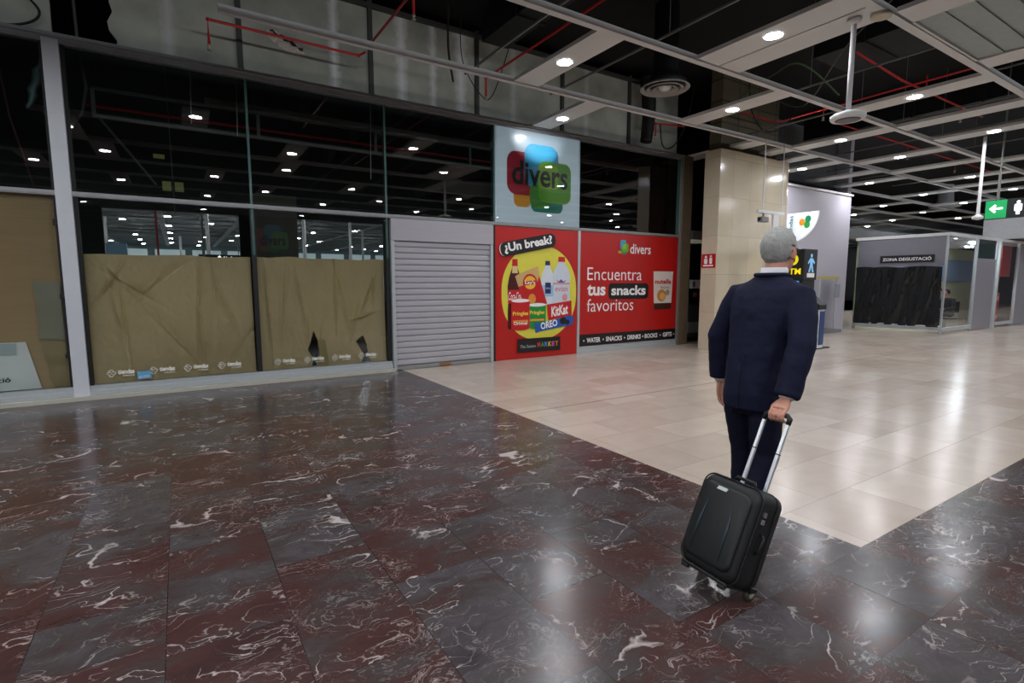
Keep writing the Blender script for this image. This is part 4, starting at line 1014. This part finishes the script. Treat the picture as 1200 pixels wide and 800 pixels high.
for x, y in ((19.6, 6.9), (21.4, 7.6), (23.2, 6.9), (25, 7.6), (20.2, 8.0), (22.4, 6.7)):
    b = B(); b.lathe((x, y, ZT-.03), [(.11, 0), (.11, .03)], 14); b.build('ceiling_light', K['cool'], t)
t2 = thing('booth_sign', 'black strip sign with white capitals on the grey band of the booth', 'sign', (ZX-.02, 7.15, 2.1))
b = B(); b.box(ZX-.02, ZX-.003, 6.45, 7.86, 2.1, 2.32); b.build('strip', K['black'], t2)
pz = Plane((ZX-.021, 7.86, 2.1), (0, -1, 0)); text(pz, 'ZONA DEGUSTACIÓ', (.07, 1.34, .06, .175), K['white'], t2, bold=.025, off=.002)
# crumpled black plastic
b = B(); vs = []; fs = []; NX, NZ = 110, 70
for j in range(NZ+1):
    for i in range(NX+1):
        y = 8.48-2.28*i/NX; z = .2+1.78*j/NZ+(.05*noise.noise(V((y*2, 5, 0))) if j == NZ else 0)
        d = .07*noise.noise(V((y*4+z*.5, z*.8, 3)))+.06*(.5-abs(noise.noise(V((y*6+.6*z, z*.7, 8)))))+.012*noise.noise(V((y*20, z*5, 1)))
        vs.append((ZX-.11+d*.8, y, z))
for j in range(NZ):
    for i in range(NX): a = j*(NX+1)+i; fs.append((a, a+1, a+NX+2, a+NX+1))
b.add(vs, fs); tag(b.build('plastic_sheet', M('black_plastic_film', (20, 23, 23), .16, 0, .2), None, True), 'crumpled black plastic sheet covering the lower front of the tasting booth', 'sheet')
t = thing('red_banner', 'tall dull red banner inside the right glass of the booth', 'banner', (24.2, 6.4, .9))
b = B(); b.box(23.75, 24.7, 6.3, 6.32, 1.7, 2.75); b.build('banner_cloth', P('banner_red', (150, 44, 46)), t)
t = thing('red_display', 'red cabinet with white patches standing inside the booth right of the door', 'cabinet', (24.1, 6.6, 0))
b = B(); b.box(23.55, 24.5, 6.45, 6.9, 0.02, 1.15); bevel(b.build('body', K['red'], t), .03)
pq = Plane((0, 6.445, 0), (1, 0, 0))
for (u, v, r) in ((23.75, .95, .08), (24.3, .95, .08), (24.0, .6, .1), (23.75, .3, .08), (24.3, .3, .08)): flat(pq, ell(u, v, r, r*1.1, 16), .002, 'white_patch', P('patch', (224, 200, 190)), t)
b = B(); b.box(25.35, 26.3, ZY-.06, ZY-.03, 2.25, 2.75); tag(b.build('red_fascia_sign', P('fascia_red', (164, 26, 30))), 'plain red sign block at the top right end of the booth', 'sign')
b = B(); b.box(25.9, 26.05, ZY-.08, ZY-.03, 1.2, 1.65); bevel(b.build('wall_box', K['plastic_w']), .01); tag(bpy.data.objects['wall_box'], 'small white box on the grey panel at the right end of the booth', 'box')
# bulkhead above the booth
b = B(); b.box(24, 31, 4.9, 6.95, 2.98, 3.72); struct('wall_bulkhead', b, M('grey_bulkhead', (150, 150, 152), .6))
b = B(); b.box(18.3, 23.8, 8.9, 9.2, 2.95, 3.3); struct('wall_bulkhead.001', b, M('grey_bulkhead_b', (96, 98, 98), .6))
# green direction sign
t = thing('exit_sign', 'hanging dark direction sign with lit green arrow square at the right edge', 'sign', (14.6, 3.6, 2.82))
b = B(); b.box(14.6, 14.72, 2.7, 4.23, 2.83, 3.22); b.build('sign_box', P('sign_dark', (26, 32, 32)), t)
pg = Plane((14.598, 4.22, 2.84), (0, -1, 0)); GE = P('sign_green', (20, 150, 84), emit=.6)
flat(pg, rrect(0, .34, 0, .37, .003), .002, 'green_field', GE, t)
flat(pg, [(.06, .2), (.15, .29), (.18, .26), (.135, .22), (.28, .22), (.28, .18), (.135, .18), (.18, .14), (.15, .11)], .004, 'arrow', WE, t)
flat(pg, ell(.52, .3, .03, .03), .004, 'pictogram', WE, t); flat(pg, rrect(.46, .58, .12, .26, .02), .004, 'pictogram', WE, t); flat(pg, rrect(.49, .55, .05, .13, .01), .004, 'pictogram', WE, t)
for y in (4.05, 2.85):
    b = B(); b.cyl((14.66, y, 3.22), (14.66, y, 6.1), .013, n=8); b.cyl((14.66, y, 3.22), (14.66, y, 3.75), .025, n=8); b.build('hanger_rod', K['grey_rod'], t)
t = thing('ceiling_camera', 'slim white drop pole with small end unit left of the green sign', 'camera', (14.3, 4.25, 4.5))
b = B(); b.cyl((14.3, 4.25, 4.5), (14.3, 4.25, 2.92), .03, n=12); b.build('pole', K['plastic_w'], t)
b = B(); b.lathe((14.3, 4.25, 2.87), [(.03, -.06), (.09, -.04), (.1, .0), (.06, .03), (.03, .06)], 16); b.build('end_unit', K['plastic_w'], t, True)
b = B(); b.lathe((27.2, 9.2, 4.62), [(.2, -.02), (.5, 0), (.55, .04), (.3, .1), (.25, .9)], 28); tag(b.build('ceiling_diffuser', K['plastic_w'], None, True), 'far round pale air diffuser above the tasting booth', 'diffuser')

# ---------------------------------------------------------------- people
SKIN = M('skin', (206, 150, 128), .5, 0, .08, 12, spec=.35); SKINR = SKIN
NAVY = M('navy_wool', (22, 25, 48), .8, 0, .1, 60, bump=.15, bscale=400, spec=.2)
NAVY2 = M('navy_trousers', (18, 21, 40), .8, 0, .1, 60, bump=.15, bscale=400, spec=.2)
HAIR = M('grey_hair', (166, 166, 162), .75, 0, .3, 40, stretch=(1, 1, .3), bump=.5, bscale=120)
SHIRT = M('white_cotton', (228, 228, 232), .7, 0, .03)
SHOE = M('black_leather', (14, 13, 13), .3)

def ring(cx, cy, cz, wx, wy, n=28, tilt=0., p=2.3):
    out = []
    for k in range(n):
        a = 2*PI*k/n; c, s = math.cos(a), math.sin(a)
        x = math.copysign(abs(c)**(2/p), c)*wx; y = math.copysign(abs(s)**(2/p), s)*wy
        out.append(V((cx+x, cy+y, cz+tilt*x)))
    return out

Y0 = 1.75
man = thing('person', 'grey-haired man in a navy suit walking away, pulling a black wheeled suitcase', 'person', (2.74, Y0, 0))
# --- body (one continuous surface)
b = B()
hx, hz = 2.925, 1.678
b.ball((hx-.008, Y0, hz+.015), .098, .077, .103)                       # cranium
b.ball((hx+.035, Y0, hz-.06), .062, .058, .072)                        # jaw
b.ball((hx+.05, Y0, hz-.02), .05, .062, .07)                           # cheeks
b.capsule([(hx+.062, Y0, hz-.108), (hx+.07, Y0, hz-.108)], [.026, .024]) # chin
b.capsule([(hx+.084, Y0, hz+.012), (hx+.104, Y0, hz-.03)], [.011, .015]) # nose
b.capsule([(hx+.098, Y0-.008, hz-.034), (hx+.098, Y0+.008, hz-.034)], [.011, .011])
b.capsule([(hx+.078, Y0-.04, hz+.027), (hx+.088, Y0, hz+.025), (hx+.078, Y0+.04, hz+.027)], [.012, .014, .012])  # brow
b.capsule([(hx+.083, Y0-.022, hz-.068), (hx+.092, Y0, hz-.066), (hx+.083, Y0+.022, hz-.068)], [.007, .009, .007])   # lips
b.capsule([(hx+.081, Y0-.018, hz-.079), (hx+.09, Y0, hz-.079), (hx+.081, Y0+.018, hz-.079)], [.007, .009, .007])
for s in (-1, 1):                                                       # ears
    rt = Matrix.Rotation(s*.45, 3, 'Z') @ Matrix.Rotation(-.15, 3, 'Y')
    b.ball((hx-.004, Y0+s*.083, hz-.012), .023, .009, .036, 14, 10, rt)
    b.capsule([(hx+.004, Y0+s*.078, hz-.04), (hx+.008, Y0+s*.077, hz-.048)], [.009, .008], 8)
b.capsule([(2.865, Y0, 1.46), (2.9, Y0, 1.56), (hx-.015, Y0, hz-.05)], [.075, .062, .06])   # neck
b.loft([ring(2.74, Y0, .93, .09, .12), ring(2.75, Y0, 1.02, .09, .12), ring(2.79, Y0, 1.2, .095, .14), ring(2.83, Y0, 1.36, .105, .165), ring(2.86, Y0, 1.43, .075, .13), ring(2.868, Y0, 1.48, .06, .085)])
SL, EL, WL = V((2.855, Y0+.185, 1.44)), V((2.82, 2.045, 1.17)), V((2.875, 2.06, .885))
SR, ER, WR = V((2.85, Y0-.185, 1.435)), V((2.715, 1.475, 1.165)), V((2.607, 1.48, .9))
for S, E, W in ((SL, EL, WL), (SR, ER, WR)):
    S_ = S+V((0, -.035 if S is SL else .035, -.035)); b.capsule([S_, (S+E)/2, E], [.042, .044, .04]); b.capsule([E, E*.6+W*.4, W], [.04, .038, .028])
for pts in ([(2.745, Y0+.06, .93), (2.84, Y0+.095, .53), (2.825, Y0+.095, .09)], [(2.735, Y0-.06, .93), (2.755, Y0-.085, .53), (2.52, Y0-.085, .17)]):
    b.capsule(pts, [.07, .05, .035])
# left hand, relaxed, palm toward the thigh
def finger(pts, r, taper=.82): b.capsule(pts, [r, r*.97, r*.9, r*taper][:len(pts)], 10)
b.loft([ring(2.876, 2.06, .89, .026, .02, 16), ring(2.878, 2.06, .865, .031, .018, 16), ring(2.882, 2.06, .83, .041, .016, 16), ring(2.884, 2.058, .797, .042, .015, 16), ring(2.884, 2.056, .788, .038, .012, 16)])
for dx, ln, k in ((.0335, .92, 0), (.0115, 1.02, 1), (-.0105, .96, 2), (-.0325, .76, 3)):
    x = 2.884+dx; cur = .35+.12*k
    p = V((x, 2.057, .795)); a = .12+.05*k; pts = [p]
    for seg, da in ((.043, cur*.5), (.027, cur), (.021, cur*.8)):
        p = p+V((dx*.12, -math.sin(a), -math.cos(a)))*seg*ln; pts.append(p); a += da
    finger(pts, .0092 if k < 3 else .0082)
finger([(2.905, 2.05, .862), (2.932, 2.036, .83), (2.936, 2.026, .8), (2.93, 2.02, .778)], .0108)
# right hand closed round the suitcase grip
GX, GY, GZ = 2.553, 1.48, .826
b.loft([[V((WR.x+dx*c1+.0*s1, GY+wy*s1, WR.z+dz+wz*c1)) for c1, s1 in ((math.cos(2*PI*k/16), math.sin(2*PI*k/16)) for k in range(16))] for dx, dz, wy, wz in ()] ) if False else None
pal = []
for (x, z, wy, th, ang) in ((2.612, .915, .026, .02, -.5), (2.602, .9, .03, .019, -.5), (2.586, .884, .04, .017, -.6), (2.566, .869, .043, .0155, -.8), (2.552, .862, .04, .013, -.9)):
    rg = []
    for k in range(16):
        a = 2*PI*k/16; u = math.cos(a)*th; w = math.sin(a)*wy
        rg.append(V((x+u*math.sin(ang), GY+w, z+u*math.cos(ang))))
    pal.append(rg)
b.loft(pal)
for dy, ln in ((.033, .95), (.011, 1.05), (-.011, 1.0), (-.0325, .85)):
    y = GY+dy; R = .0265
    pts = [(GX+.012, y, GZ+.036)]
    for ang in (120, 165, 215, 262, 300):
        a = math.radians(90+ (ang-90)*min(1, ln)); pts.append((GX+R*math.cos(a), y+dy*.02, GZ+R*math.sin(a)))
    b.capsule(pts, [.0098, .0098, .0095, .0092, .009, .0082], 10)
b.capsule([(2.598, GY+.036, .884), (2.592, GY+.058, .858), (2.58, GY+.056, .832), (2.566, GY+.046, .806)], [.0115, .0112, .0105, .0095], 10)
body = bake(b, 'body', SKIN, man, .0036, 5, .5)
# --- face details
for s in (-1, 1):
    b = B(); b.ball((hx+.08, Y0+s*.031, hz+.004), .011, .013, .010, 14, 10); b.build('eye', M('eye_white', (232, 228, 222), .2), man, True)
    b = B(); b.ball((hx+.0885, Y0+s*.031, hz+.004), .004, .006, .006, 12, 8); b.build('iris', M('iris', (70, 60, 44), .2), man, True)
    b = B(); b.capsule([(hx+.088, Y0+s*.016, hz+.031), (hx+.09, Y0+s*.034, hz+.036), (hx+.08, Y0+s*.052, hz+.03)], [.004, .005, .003], 8); b.build('eyebrow', HAIR, man, True)
b = B(); b.capsule([(hx+.0905, Y0-.02, hz-.073), (hx+.0985, Y0, hz-.0725), (hx+.0905, Y0+.02, hz-.073)], [.0028, .0036, .0028], 8); b.build('lips', M('lip', (170, 96, 88), .4), man, True)
# hair: cap of the cranium above a hairline, short at nape and sides
b = B(); vs = []; fs = []; N1, N2 = 72, 48
for j in range(N2+1):
    t_ = PI*j/N2
    for k in range(N1):
        a = 2*PI*k/N1; d = V((math.sin(t_)*math.cos(a), math.sin(t_)*math.sin(a), math.cos(t_)))
        tex = .0045*noise.noise(d*9)+.003*noise.noise(V((d.x*30, d.y*30, d.z*12)))
        th = .010+.009*max(0, d.z)+tex-.004*max(0, -d.z)
        vs.append(V((hx-.010+d.x*(.099+th), Y0+d.y*(.0775+th), hz+.016+d.z*(.104+th))))
def hairy(p):
    x, z, y = p.x-hx, p.z-hz, abs(p.y-Y0)
    line = -.085 if x < -.035 else (-.085+(x+.035)*1.3 if x < -.012 else (.005 if x < .028 else (-.01 if x < .04 else .02+(x-.04)*1.35)))
    if y > .06 and -.022 < x < .022 and z < .03: return False
    return z > line+.006*noise.noise(p*40)
for j in range(N2):
    for k in range(N1):
        q = [j*N1+k, j*N1+(k+1) % N1, (j+1)*N1+(k+1) % N1, (j+1)*N1+k]
        c = sum((vs[i] for i in q), V((0, 0, 0)))/4
        if hairy(c): fs.append(q)
b.add(vs, fs); o = b.build('hair', HAIR, man, True)
bm = bmesh.new(); bm.from_mesh(o.data); bmesh.ops.remove_doubles(bm, verts=bm.verts, dist=1e-5); bmesh.ops.delete(bm, geom=[v for v in bm.verts if not v.link_faces], context='VERTS'); bm.to_mesh(o.data); bm.free()
md = o.modifiers.new('thick', 'SOLIDIFY'); md.thickness = .014; md.offset = -1
# glasses
b = B()
for s in (-1, 1):
    b.tube([(hx+.104+.004*math.cos(2*PI*k/20)-abs(.033*math.cos(2*PI*k/20)+.033)*.12, Y0+s*(.034+.026*math.cos(2*PI*k/20)), hz+.002+.02*math.sin(2*PI*k/20)) for k in range(20)], .0016, 6, True)
    b.tube([(hx+.096, Y0+s*.06, hz+.008), (hx+.09, Y0+s*.076, hz+.01), (hx+.0, Y0+s*.088, hz+.012), (hx-.018, Y0+s*.086, hz-.008)], .0022, 6)
b.tube([(hx+.106, Y0-.009, hz+.008), (hx+.11, Y0, hz+.012), (hx+.106, Y0+.009, hz+.008)], .0016, 6)
gl = b.build('glasses', K['plastic_k'], man, True)
b = B()
for s in (-1, 1): b.poly([(hx+.102, Y0+s*(.034+.025*math.cos(2*PI*k/20)), hz+.002+.019*math.sin(2*PI*k/20)) for k in range(20)])
b.build('lens', K['clear'], gl)
# shirt collar and cuffs
b = B(); rg = []
for (z, wx, wy, cx_) in ((1.5, .088, .092, 2.872), (1.53, .08, .082, 2.88), (1.562, .073, .073, 2.886), (1.585, .07, .07, 2.892), (1.583, .066, .066, 2.892), (1.55, .068, .068, 2.886)):
    rg.append([V((cx_+wx*math.cos(2*PI*k/32), Y0+wy*math.sin(2*PI*k/32), z-.028*max(0, math.cos(2*PI*k/32)))) for k in range(32)])
b.loft(rg, False); b.build('shirt_collar', SHIRT, man, True)
for W, E in ((WL, EL), (WR, ER)):
    d = (W-E).normalized(); b = B(); b.tube([W-d*.05, W-d*.012, W-d*.006], [.042, .04, .034], 18); b.build('shirt_cuff', SHIRT, man, True)
# tie and shirt front
b = B(); b.prism([(2.962, Y0-.02, 1.535), (2.962, Y0+.02, 1.535), (2.99, Y0+.035, 1.16), (2.99, Y0, 1.12), (2.99, Y0-.035, 1.16)], (.006, 0, 0)); b.build('tie', M('dark_tie', (60, 22, 30), .5), man)
# jacket
b = B()
J = [(.795, 2.728, .122, .148), (.80, 2.728, .126, .153), (.88, 2.732, .126, .155), (.98, 2.742, .122, .152), (1.08, 2.76, .120, .154), (1.18, 2.785, .124, .170), (1.28, 2.812, .13, .190), (1.36, 2.832, .134, .204), (1.42, 2.846, .124, .206), (1.462, 2.855, .108, .2), (1.492, 2.862, .09, .165), (1.515, 2.868, .08, .12), (1.535, 2.874, .078, .092), (1.552, 2.878, .074, .082)]
b.loft([ring(cx_, Y0, z, wx, wy, 40, p=2.35) for z, cx_, wx, wy in J])
for S, E, W in ((SL, EL, WL), (SR, ER, WR)):
    d = (W-E).normalized(); s = 1 if S is SL else -1
    S2 = S+V((0, -s*.005, -.01))
    We = W-d*(.028 if S is SL else .012)
    pts = [S2+V((0, -s*.05, .008)), S2, S2*.6+E*.4+V((0, s*.008, 0)), E, E*.55+We*.45, We-d*.004, We]
    b.tube(pts, [.07, .077, .073, .068, .066, .063, .06], 20)
jk = bake(b, 'jacket', NAVY, man, .0075, 7, .5, .014, .1)
b = B(); b.tube([V((2.874+.08*math.cos(a), Y0+.09*math.sin(a), 1.543-.05*max(0, math.cos(a)))) for a in [math.radians(60+240*k/20) for k in range(21)]], .013, 10); b.build('jacket_collar', NAVY, jk, True)
b = B(); zz = [(.80, 2.728, .127), (.9, 2.733, .126), (1.0, 2.744, .122), (1.1, 2.764, .121)]
b.tube([(cx_-wx-.006, Y0, z) for z, cx_, wx in zz], .0022, 6); b.build('back_vent', M('navy_seam', (14, 16, 34), .9), jk)
for s in (-1, 1):
    b = B(); b.prism([(2.975, Y0+s*.006, 1.18), (2.935, Y0+s*.075, 1.5), (2.955, Y0+s*.1, 1.44), (2.975, Y0+s*.085, 1.36), (2.98, Y0+s*.02, 1.16)], (.012, 0, 0)); b.build('lapel', NAVY, jk)
for z in (1.1, 1.0):
    b = B(); b.lathe((2.762+.128 if z > 1.05 else 2.745+.128, Y0-.012, z), [(.003, -.004), (.0095, -.002), (.0095, .003), (.006, .005)], 14, 'x'); b.build('button', K['plastic_k'], jk, True)
# trousers
b = B()
b.loft([ring(2.735, Y0, .76, .085, .125), ring(2.735, Y0, .84, .108, .140), ring(2.74, Y0, .95, .108, .138), ring(2.745, Y0, 1.03, .1, .135)])
b.tube([(2.74, Y0+.06, .9), (2.765, Y0+.09, .76), (2.835, Y0+.095, .52), (2.84, Y0+.095, .3), (2.82, Y0+.095, .075), (2.82, Y0+.095, .07)], [.09, .09, .078, .07, .067, .065], 24)
b.tube([(2.735, Y0-.06, .9), (2.745, Y0-.08, .76), (2.75, Y0-.085, .53), (2.65, Y0-.085, .34), (2.53, Y0-.085, .16), (2.526, Y0-.085, .155)], [.09, .09, .078, .069, .065, .063], 24)
bake(b, 'trousers', NAVY2, man, .0075, 6, .5, .012, .09)
# shoes
def shoe(heel, toe, yc):
    heel, toe = V(heel), V(toe); f = (toe-heel); L = f.length; f.normalize(); upv = V((-f.z, 0, f.x)); 
    pr = [(-.03, .03, .02, .05), (0, .036, .03, .06), (.06, .038, .035, .075), (.12, .04, .03, .06), (.18, .046, .024, .045), (.225, .044, .02, .034), (.255, .03, .015, .024), (.268, .012, .008, .014)]
    b = B(); rg = []
    for s_, w, hb, ht in pr:
        c = heel+f*(s_*L/.24)
        rg.append([V((c.x, yc, c.z))+V((0, 1, 0))*w*math.cos(2*PI*k/18)+upv*(ht*max(0, math.sin(2*PI*k/18))+.0) for k in range(18)])
    b.loft(rg); o = b.build('shoe', SHOE, man, True)
    b = B(); rg = []
    for s_, w, hb, ht in pr:
        c = heel+f*(s_*L/.24); rg.append([V((c.x, yc+w*1.04*sx, c.z))+upv*sz for sx, sz in ((-1, -.018), (1, -.018), (1, .002), (-1, .002))])
    b.loft(rg); b.build('sole', M('shoe_sole', (20, 18, 16), .7), o)
shoe((2.79, 0, .02), (3.03, 0, .02), Y0+.095)
shoe((2.455, 0, .125), (2.64, 0, .0215), Y0-.085)

# ---------------------------------------------------------------- suitcase
TH, PHI = -.085, .43
sx0, sy0 = 2.204, 1.509
case = thing('suitcase', 'black soft wheeled cabin suitcase tilted on its wheels behind the man', 'suitcase', (sx0, sy0, .004), rot=(-PHI, 0, TH-PI/2))
FAB = M('black_nylon', (13, 15, 17), .6, 0, .15, 30, bump=.2, bscale=300)
FAB2 = M('black_nylon_front', (15, 19, 22), .5, 0, .12, 30)
W_, H_, D_ = .335, .455, .2
org[case.name] = V((0, 0, 0))
def lrect(w0, w1, y, z0, z1, r, n=8): return [V((x, y, z)) for x, z in rrect(w0, w1, z0, z1, r, n)]
b = B(); rg = []
for y, ins in ((-.012, .012), (-.02, .0), (-D_*.55, -.004), (-D_+.035, .0), (-D_+.01, .012), (-D_, .03)):
    rg.append(lrect(-W_/2+ins, W_/2-ins, y, .045+ins, .045+H_-ins, .055))
b.loft(rg); b.build('shell', FAB, case, True)
b = B(); rg = []
for y, ins in ((-D_+.004, .03), (-D_-.006, .026), (-D_-.012, .04)): rg.append(lrect(-W_/2+ins, W_/2-ins, y, .06+ins, .045+H_-ins-.01, .045))
b.loft(rg); fp = b.build('front_pocket', FAB2, case, True)
for x0, dx in ((-.095, .012), (.075, -.012)):
    b = B(); b.tube([(x0, -D_-.013, .12), (x0+dx*.4, -D_-.014, .25), (x0+dx, -D_-.013, .37)], [.002, .0065, .002], 8); b.build('accent_strip', M('blue_grey_piping', (40, 56, 64), .4), fp, True)
b = B(); b.prism([(-.055, -D_-.0125, .435), (.0, -D_-.0125, .435), (.008, -D_-.0125, .452), (-.047, -D_-.0125, .452)], (0, -.004, 0)); b.build('badge', P('badge_silver', (216, 220, 222), metal=.3), fp)
for y in (-.055, -D_+.028):
    b = B(); b.tube([V((p.x*1.012, y, p.z)) for p in lrect(-W_/2-.002, W_/2+.002, y, .043, .047+H_, .057)], .004, 6, True); b.build('zipper', M('zip_black', (8, 8, 9), .4), case, True)
b = B(); b.tube([(W_/2+.002, -.115, .22), (W_/2+.022, -.115, .235), (W_/2+.024, -.115, .3), (W_/2+.002, -.115, .315)], .009, 8, flat=.6); b.build('side_handle', K['plastic_k'], case, True)
b = B(); b.tube([(-.06, -.1, .045+H_-.002), (-.05, -.1, .07+H_), (.05, -.1, .07+H_), (.06, -.1, .045+H_-.002)], .009, 8); b.build('top_handle', K['plastic_k'], case, True)
for x, z in ((W_/2+.003, .405), (W_/2+.003, .37)):
    b = B(); b.box(x-.002, x+.006, -.15, -.125, z-.012, z+.012); b.build('zip_pull', K['chrome'], case)
LT = .045+H_+.385
for x in (-.066, .066):
    b = B(); b.box(x-.0095, x+.0095, -.037, -.023, .045+H_-.06, .045+H_+.2); r_ = b.build('rod', M('silver_rod', (206, 210, 214), .3, .6, .03), case); bevel(r_, .003)
    b = B(); b.box(x-.008, x+.008, -.036, -.024, .045+H_+.2, LT-.02); b.build('rod_extension', M('silver_rod_b', (216, 220, 224), .28, .6, .03), r_)
    b = B(); b.box(x-.0105, x+.0105, -.038, -.022, .045+H_+.197, .045+H_+.203); b.build('rod_collar', K['plastic_k'], r_)
b = B(); b.tube([(-.066, -.03, LT-.03), (-.067, -.03, LT+.0), (-.05, -.03, LT+.014), (0, -.03, LT+.016), (.05, -.03, LT+.014), (.067, -.03, LT+.0), (.066, -.03, LT-.03)], [.012, .0135, .0135, .0135, .0135, .0135, .012], 12); b.build('grip', K['plastic_k'], case, True)
b = B(); b.box(-W_/2+.03, W_/2-.03, -D_+.012, -.02, .03, .05); bevel(b.build('base_tray', K['plastic_k'], case), .008)
for x in (-.11, .11):
    b = B(); b.box(x-.02, x+.02, -D_+.012, -D_+.034, .014, .032); bevel(b.build('foot', K['plastic_k'], case), .005)
for s in (-1, 1):
    x = s*(W_/2-.03)
    b = B(); b.lathe((x, -.004, .028), [(.006, -.016), (.028, -.014), (.03, -.009), (.03, .009), (.028, .014), (.006, .016)], 20, 'x'); wh = b.build('wheel', M('wheel_rubber', (60, 58, 48), .6), case, True)
    b = B(); b.lathe((x, -.004, .028), [(.004, -.0185), (.016, -.017), (.018, .0), (.016, .017), (.004, .0185)], 16, 'x'); b.build('hub', M('wheel_hub', (150, 146, 120), .4), wh, True)
    b = B(); b.prism([(x-.024, .012, .062), (x-.024, -.04, .062), (x-.024, -.035, .036), (x-.024, -.004, .044), (x-.024, .012, .05)], (.048, 0, 0)); b.build('wheel_housing', K['plastic_k'], case)

# ---------------------------------------------------------------- seated people in the booth
def seated(x, y, rz, top, trou, label, hairc):
    t = thing('person', label, 'person', (x, y, 0), rot=(0, 0, rz)); org[t.name] = V((0, 0, 0))
    b = B()
    b.ball((.04, 0, 1.18), .09, .075, .11, 14, 8); b.capsule([(-.02, 0, .98), (.02, 0, 1.12)], [.06, .055], 10)
    b.loft([ring(-.08, 0, .45, .12, .17, 16), ring(-.1, 0, .6, .11, .15, 16), ring(-.07, 0, .82, .11, .18, 16), ring(-.04, 0, .97, .09, .17, 16), ring(-.03, 0, 1.02, .06, .08, 16)])
    for s in (-1, 1):
        b.capsule([(-.04, s*.18, .94), (.0, s*.23, .7), (.26, s*.15, .66)], [.05, .042, .032], 10); b.capsule([(.26, s*.15, .66), (.34, s*.13, .66)], [.035, .025], 10)
        b.capsule([(-.06, s*.09, .5), (.38, s*.1, .5), (.36, s*.1, .08)], [.085, .06, .04], 10); b.capsule([(.34, s*.1, .04), (.5, s*.1, .035)], [.035, .03], 8)
    bake(b, 'body', SKIN, t, .02, 2)
    b = B(); b.loft([ring(-.08, 0, .44, .14, .19, 16), ring(-.1, 0, .6, .13, .17, 16), ring(-.07, 0, .82, .13, .2, 16), ring(-.04, 0, .96, .11, .19, 16), ring(-.03, 0, 1.03, .07, .09, 16)])
    for s in (-1, 1): b.capsule([(-.04, s*.19, .94), (.0, s*.235, .7), (.24, s*.155, .66)], [.066, .056, .046], 10)
    bake(b, 'top', top, t, .02, 2)
    b = B()
    for s in (-1, 1): b.capsule([(-.06, s*.09, .5), (.38, s*.1, .51), (.365, s*.1, .12)], [.105, .08, .06], 10)
    bake(b, 'trousers', trou, t, .02, 2)
    b = B(); b.ball((.015, 0, 1.205), .1, .088, .105, 14, 8); b.build('hair', hairc, t, True)
    return t
DK = M('dark_clothes', (26, 26, 30), .8); GT = M('grey_top', (96, 98, 104), .8); HD = M('dark_hair', (20, 17, 15), .7)
def chair(x, y, rz, label):
    t = thing('chair', label, 'chair', (x, y, 0), rot=(0, 0, rz)); org[t.name] = V((0, 0, 0))
    b = B(); b.box(-.24, .2, -.22, .22, .34, .375); b.build('seat', K['plastic_k'], t)
    b = B(); b.box(-.27, -.235, -.22, .22, .55, .9); b.build('backrest', K['plastic_k'], t)
    for ax, ay in ((-.25, -.2), (-.25, .2), (.17, -.2), (.17, .2)):
        b = B(); b.cyl((ax, ay, 0), (ax, ay, .9 if ax < 0 else .34), .014, n=8); b.build('leg', K['alu'], t)
seated(22.3, 7.45, PI*1.05, GT, DK, 'seated person with dark hair and a grey top behind the booth glass', HD); chair(22.3, 7.45, PI*1.05, 'black chair under the person in the grey top inside the booth')
seated(20.75, 6.75, PI*.9, DK, DK, 'seated person in dark clothes behind the booth glass beside the grey door', HD); chair(20.75, 6.75, PI*.9, 'black chair under the person in dark clothes inside the booth')

# ---------------------------------------------------------------- camera, world, view
cam = bpy.data.cameras.new('camera'); co = bpy.data.objects.new('camera', cam); col.objects.link(co)
cam.sensor_width = 36; cam.lens = 36*614/1200; cam.clip_end = 300
co.location = (0, 0, 1.5); co.rotation_euler = (PI/2-math.atan(69/614), 0, -math.radians(32.39))
sc.camera = co
w = bpy.data.worlds.new('world'); sc.world = w; w.use_nodes = True
w.node_tree.nodes['Background'].inputs[0].default_value = (.6, .65, .7, 1); w.node_tree.nodes['Background'].inputs[1].default_value = .02
sc.view_settings.view_transform = 'Standard'; sc.view_settings.look = 'None'; sc.view_settings.exposure = 0
sc.cycles.max_bounces = 8; sc.cycles.diffuse_bounces = 4; sc.cycles.glossy_bounces = 4; sc.cycles.transparent_max_bounces = 12
sc.cycles.sample_clamp_indirect = 6
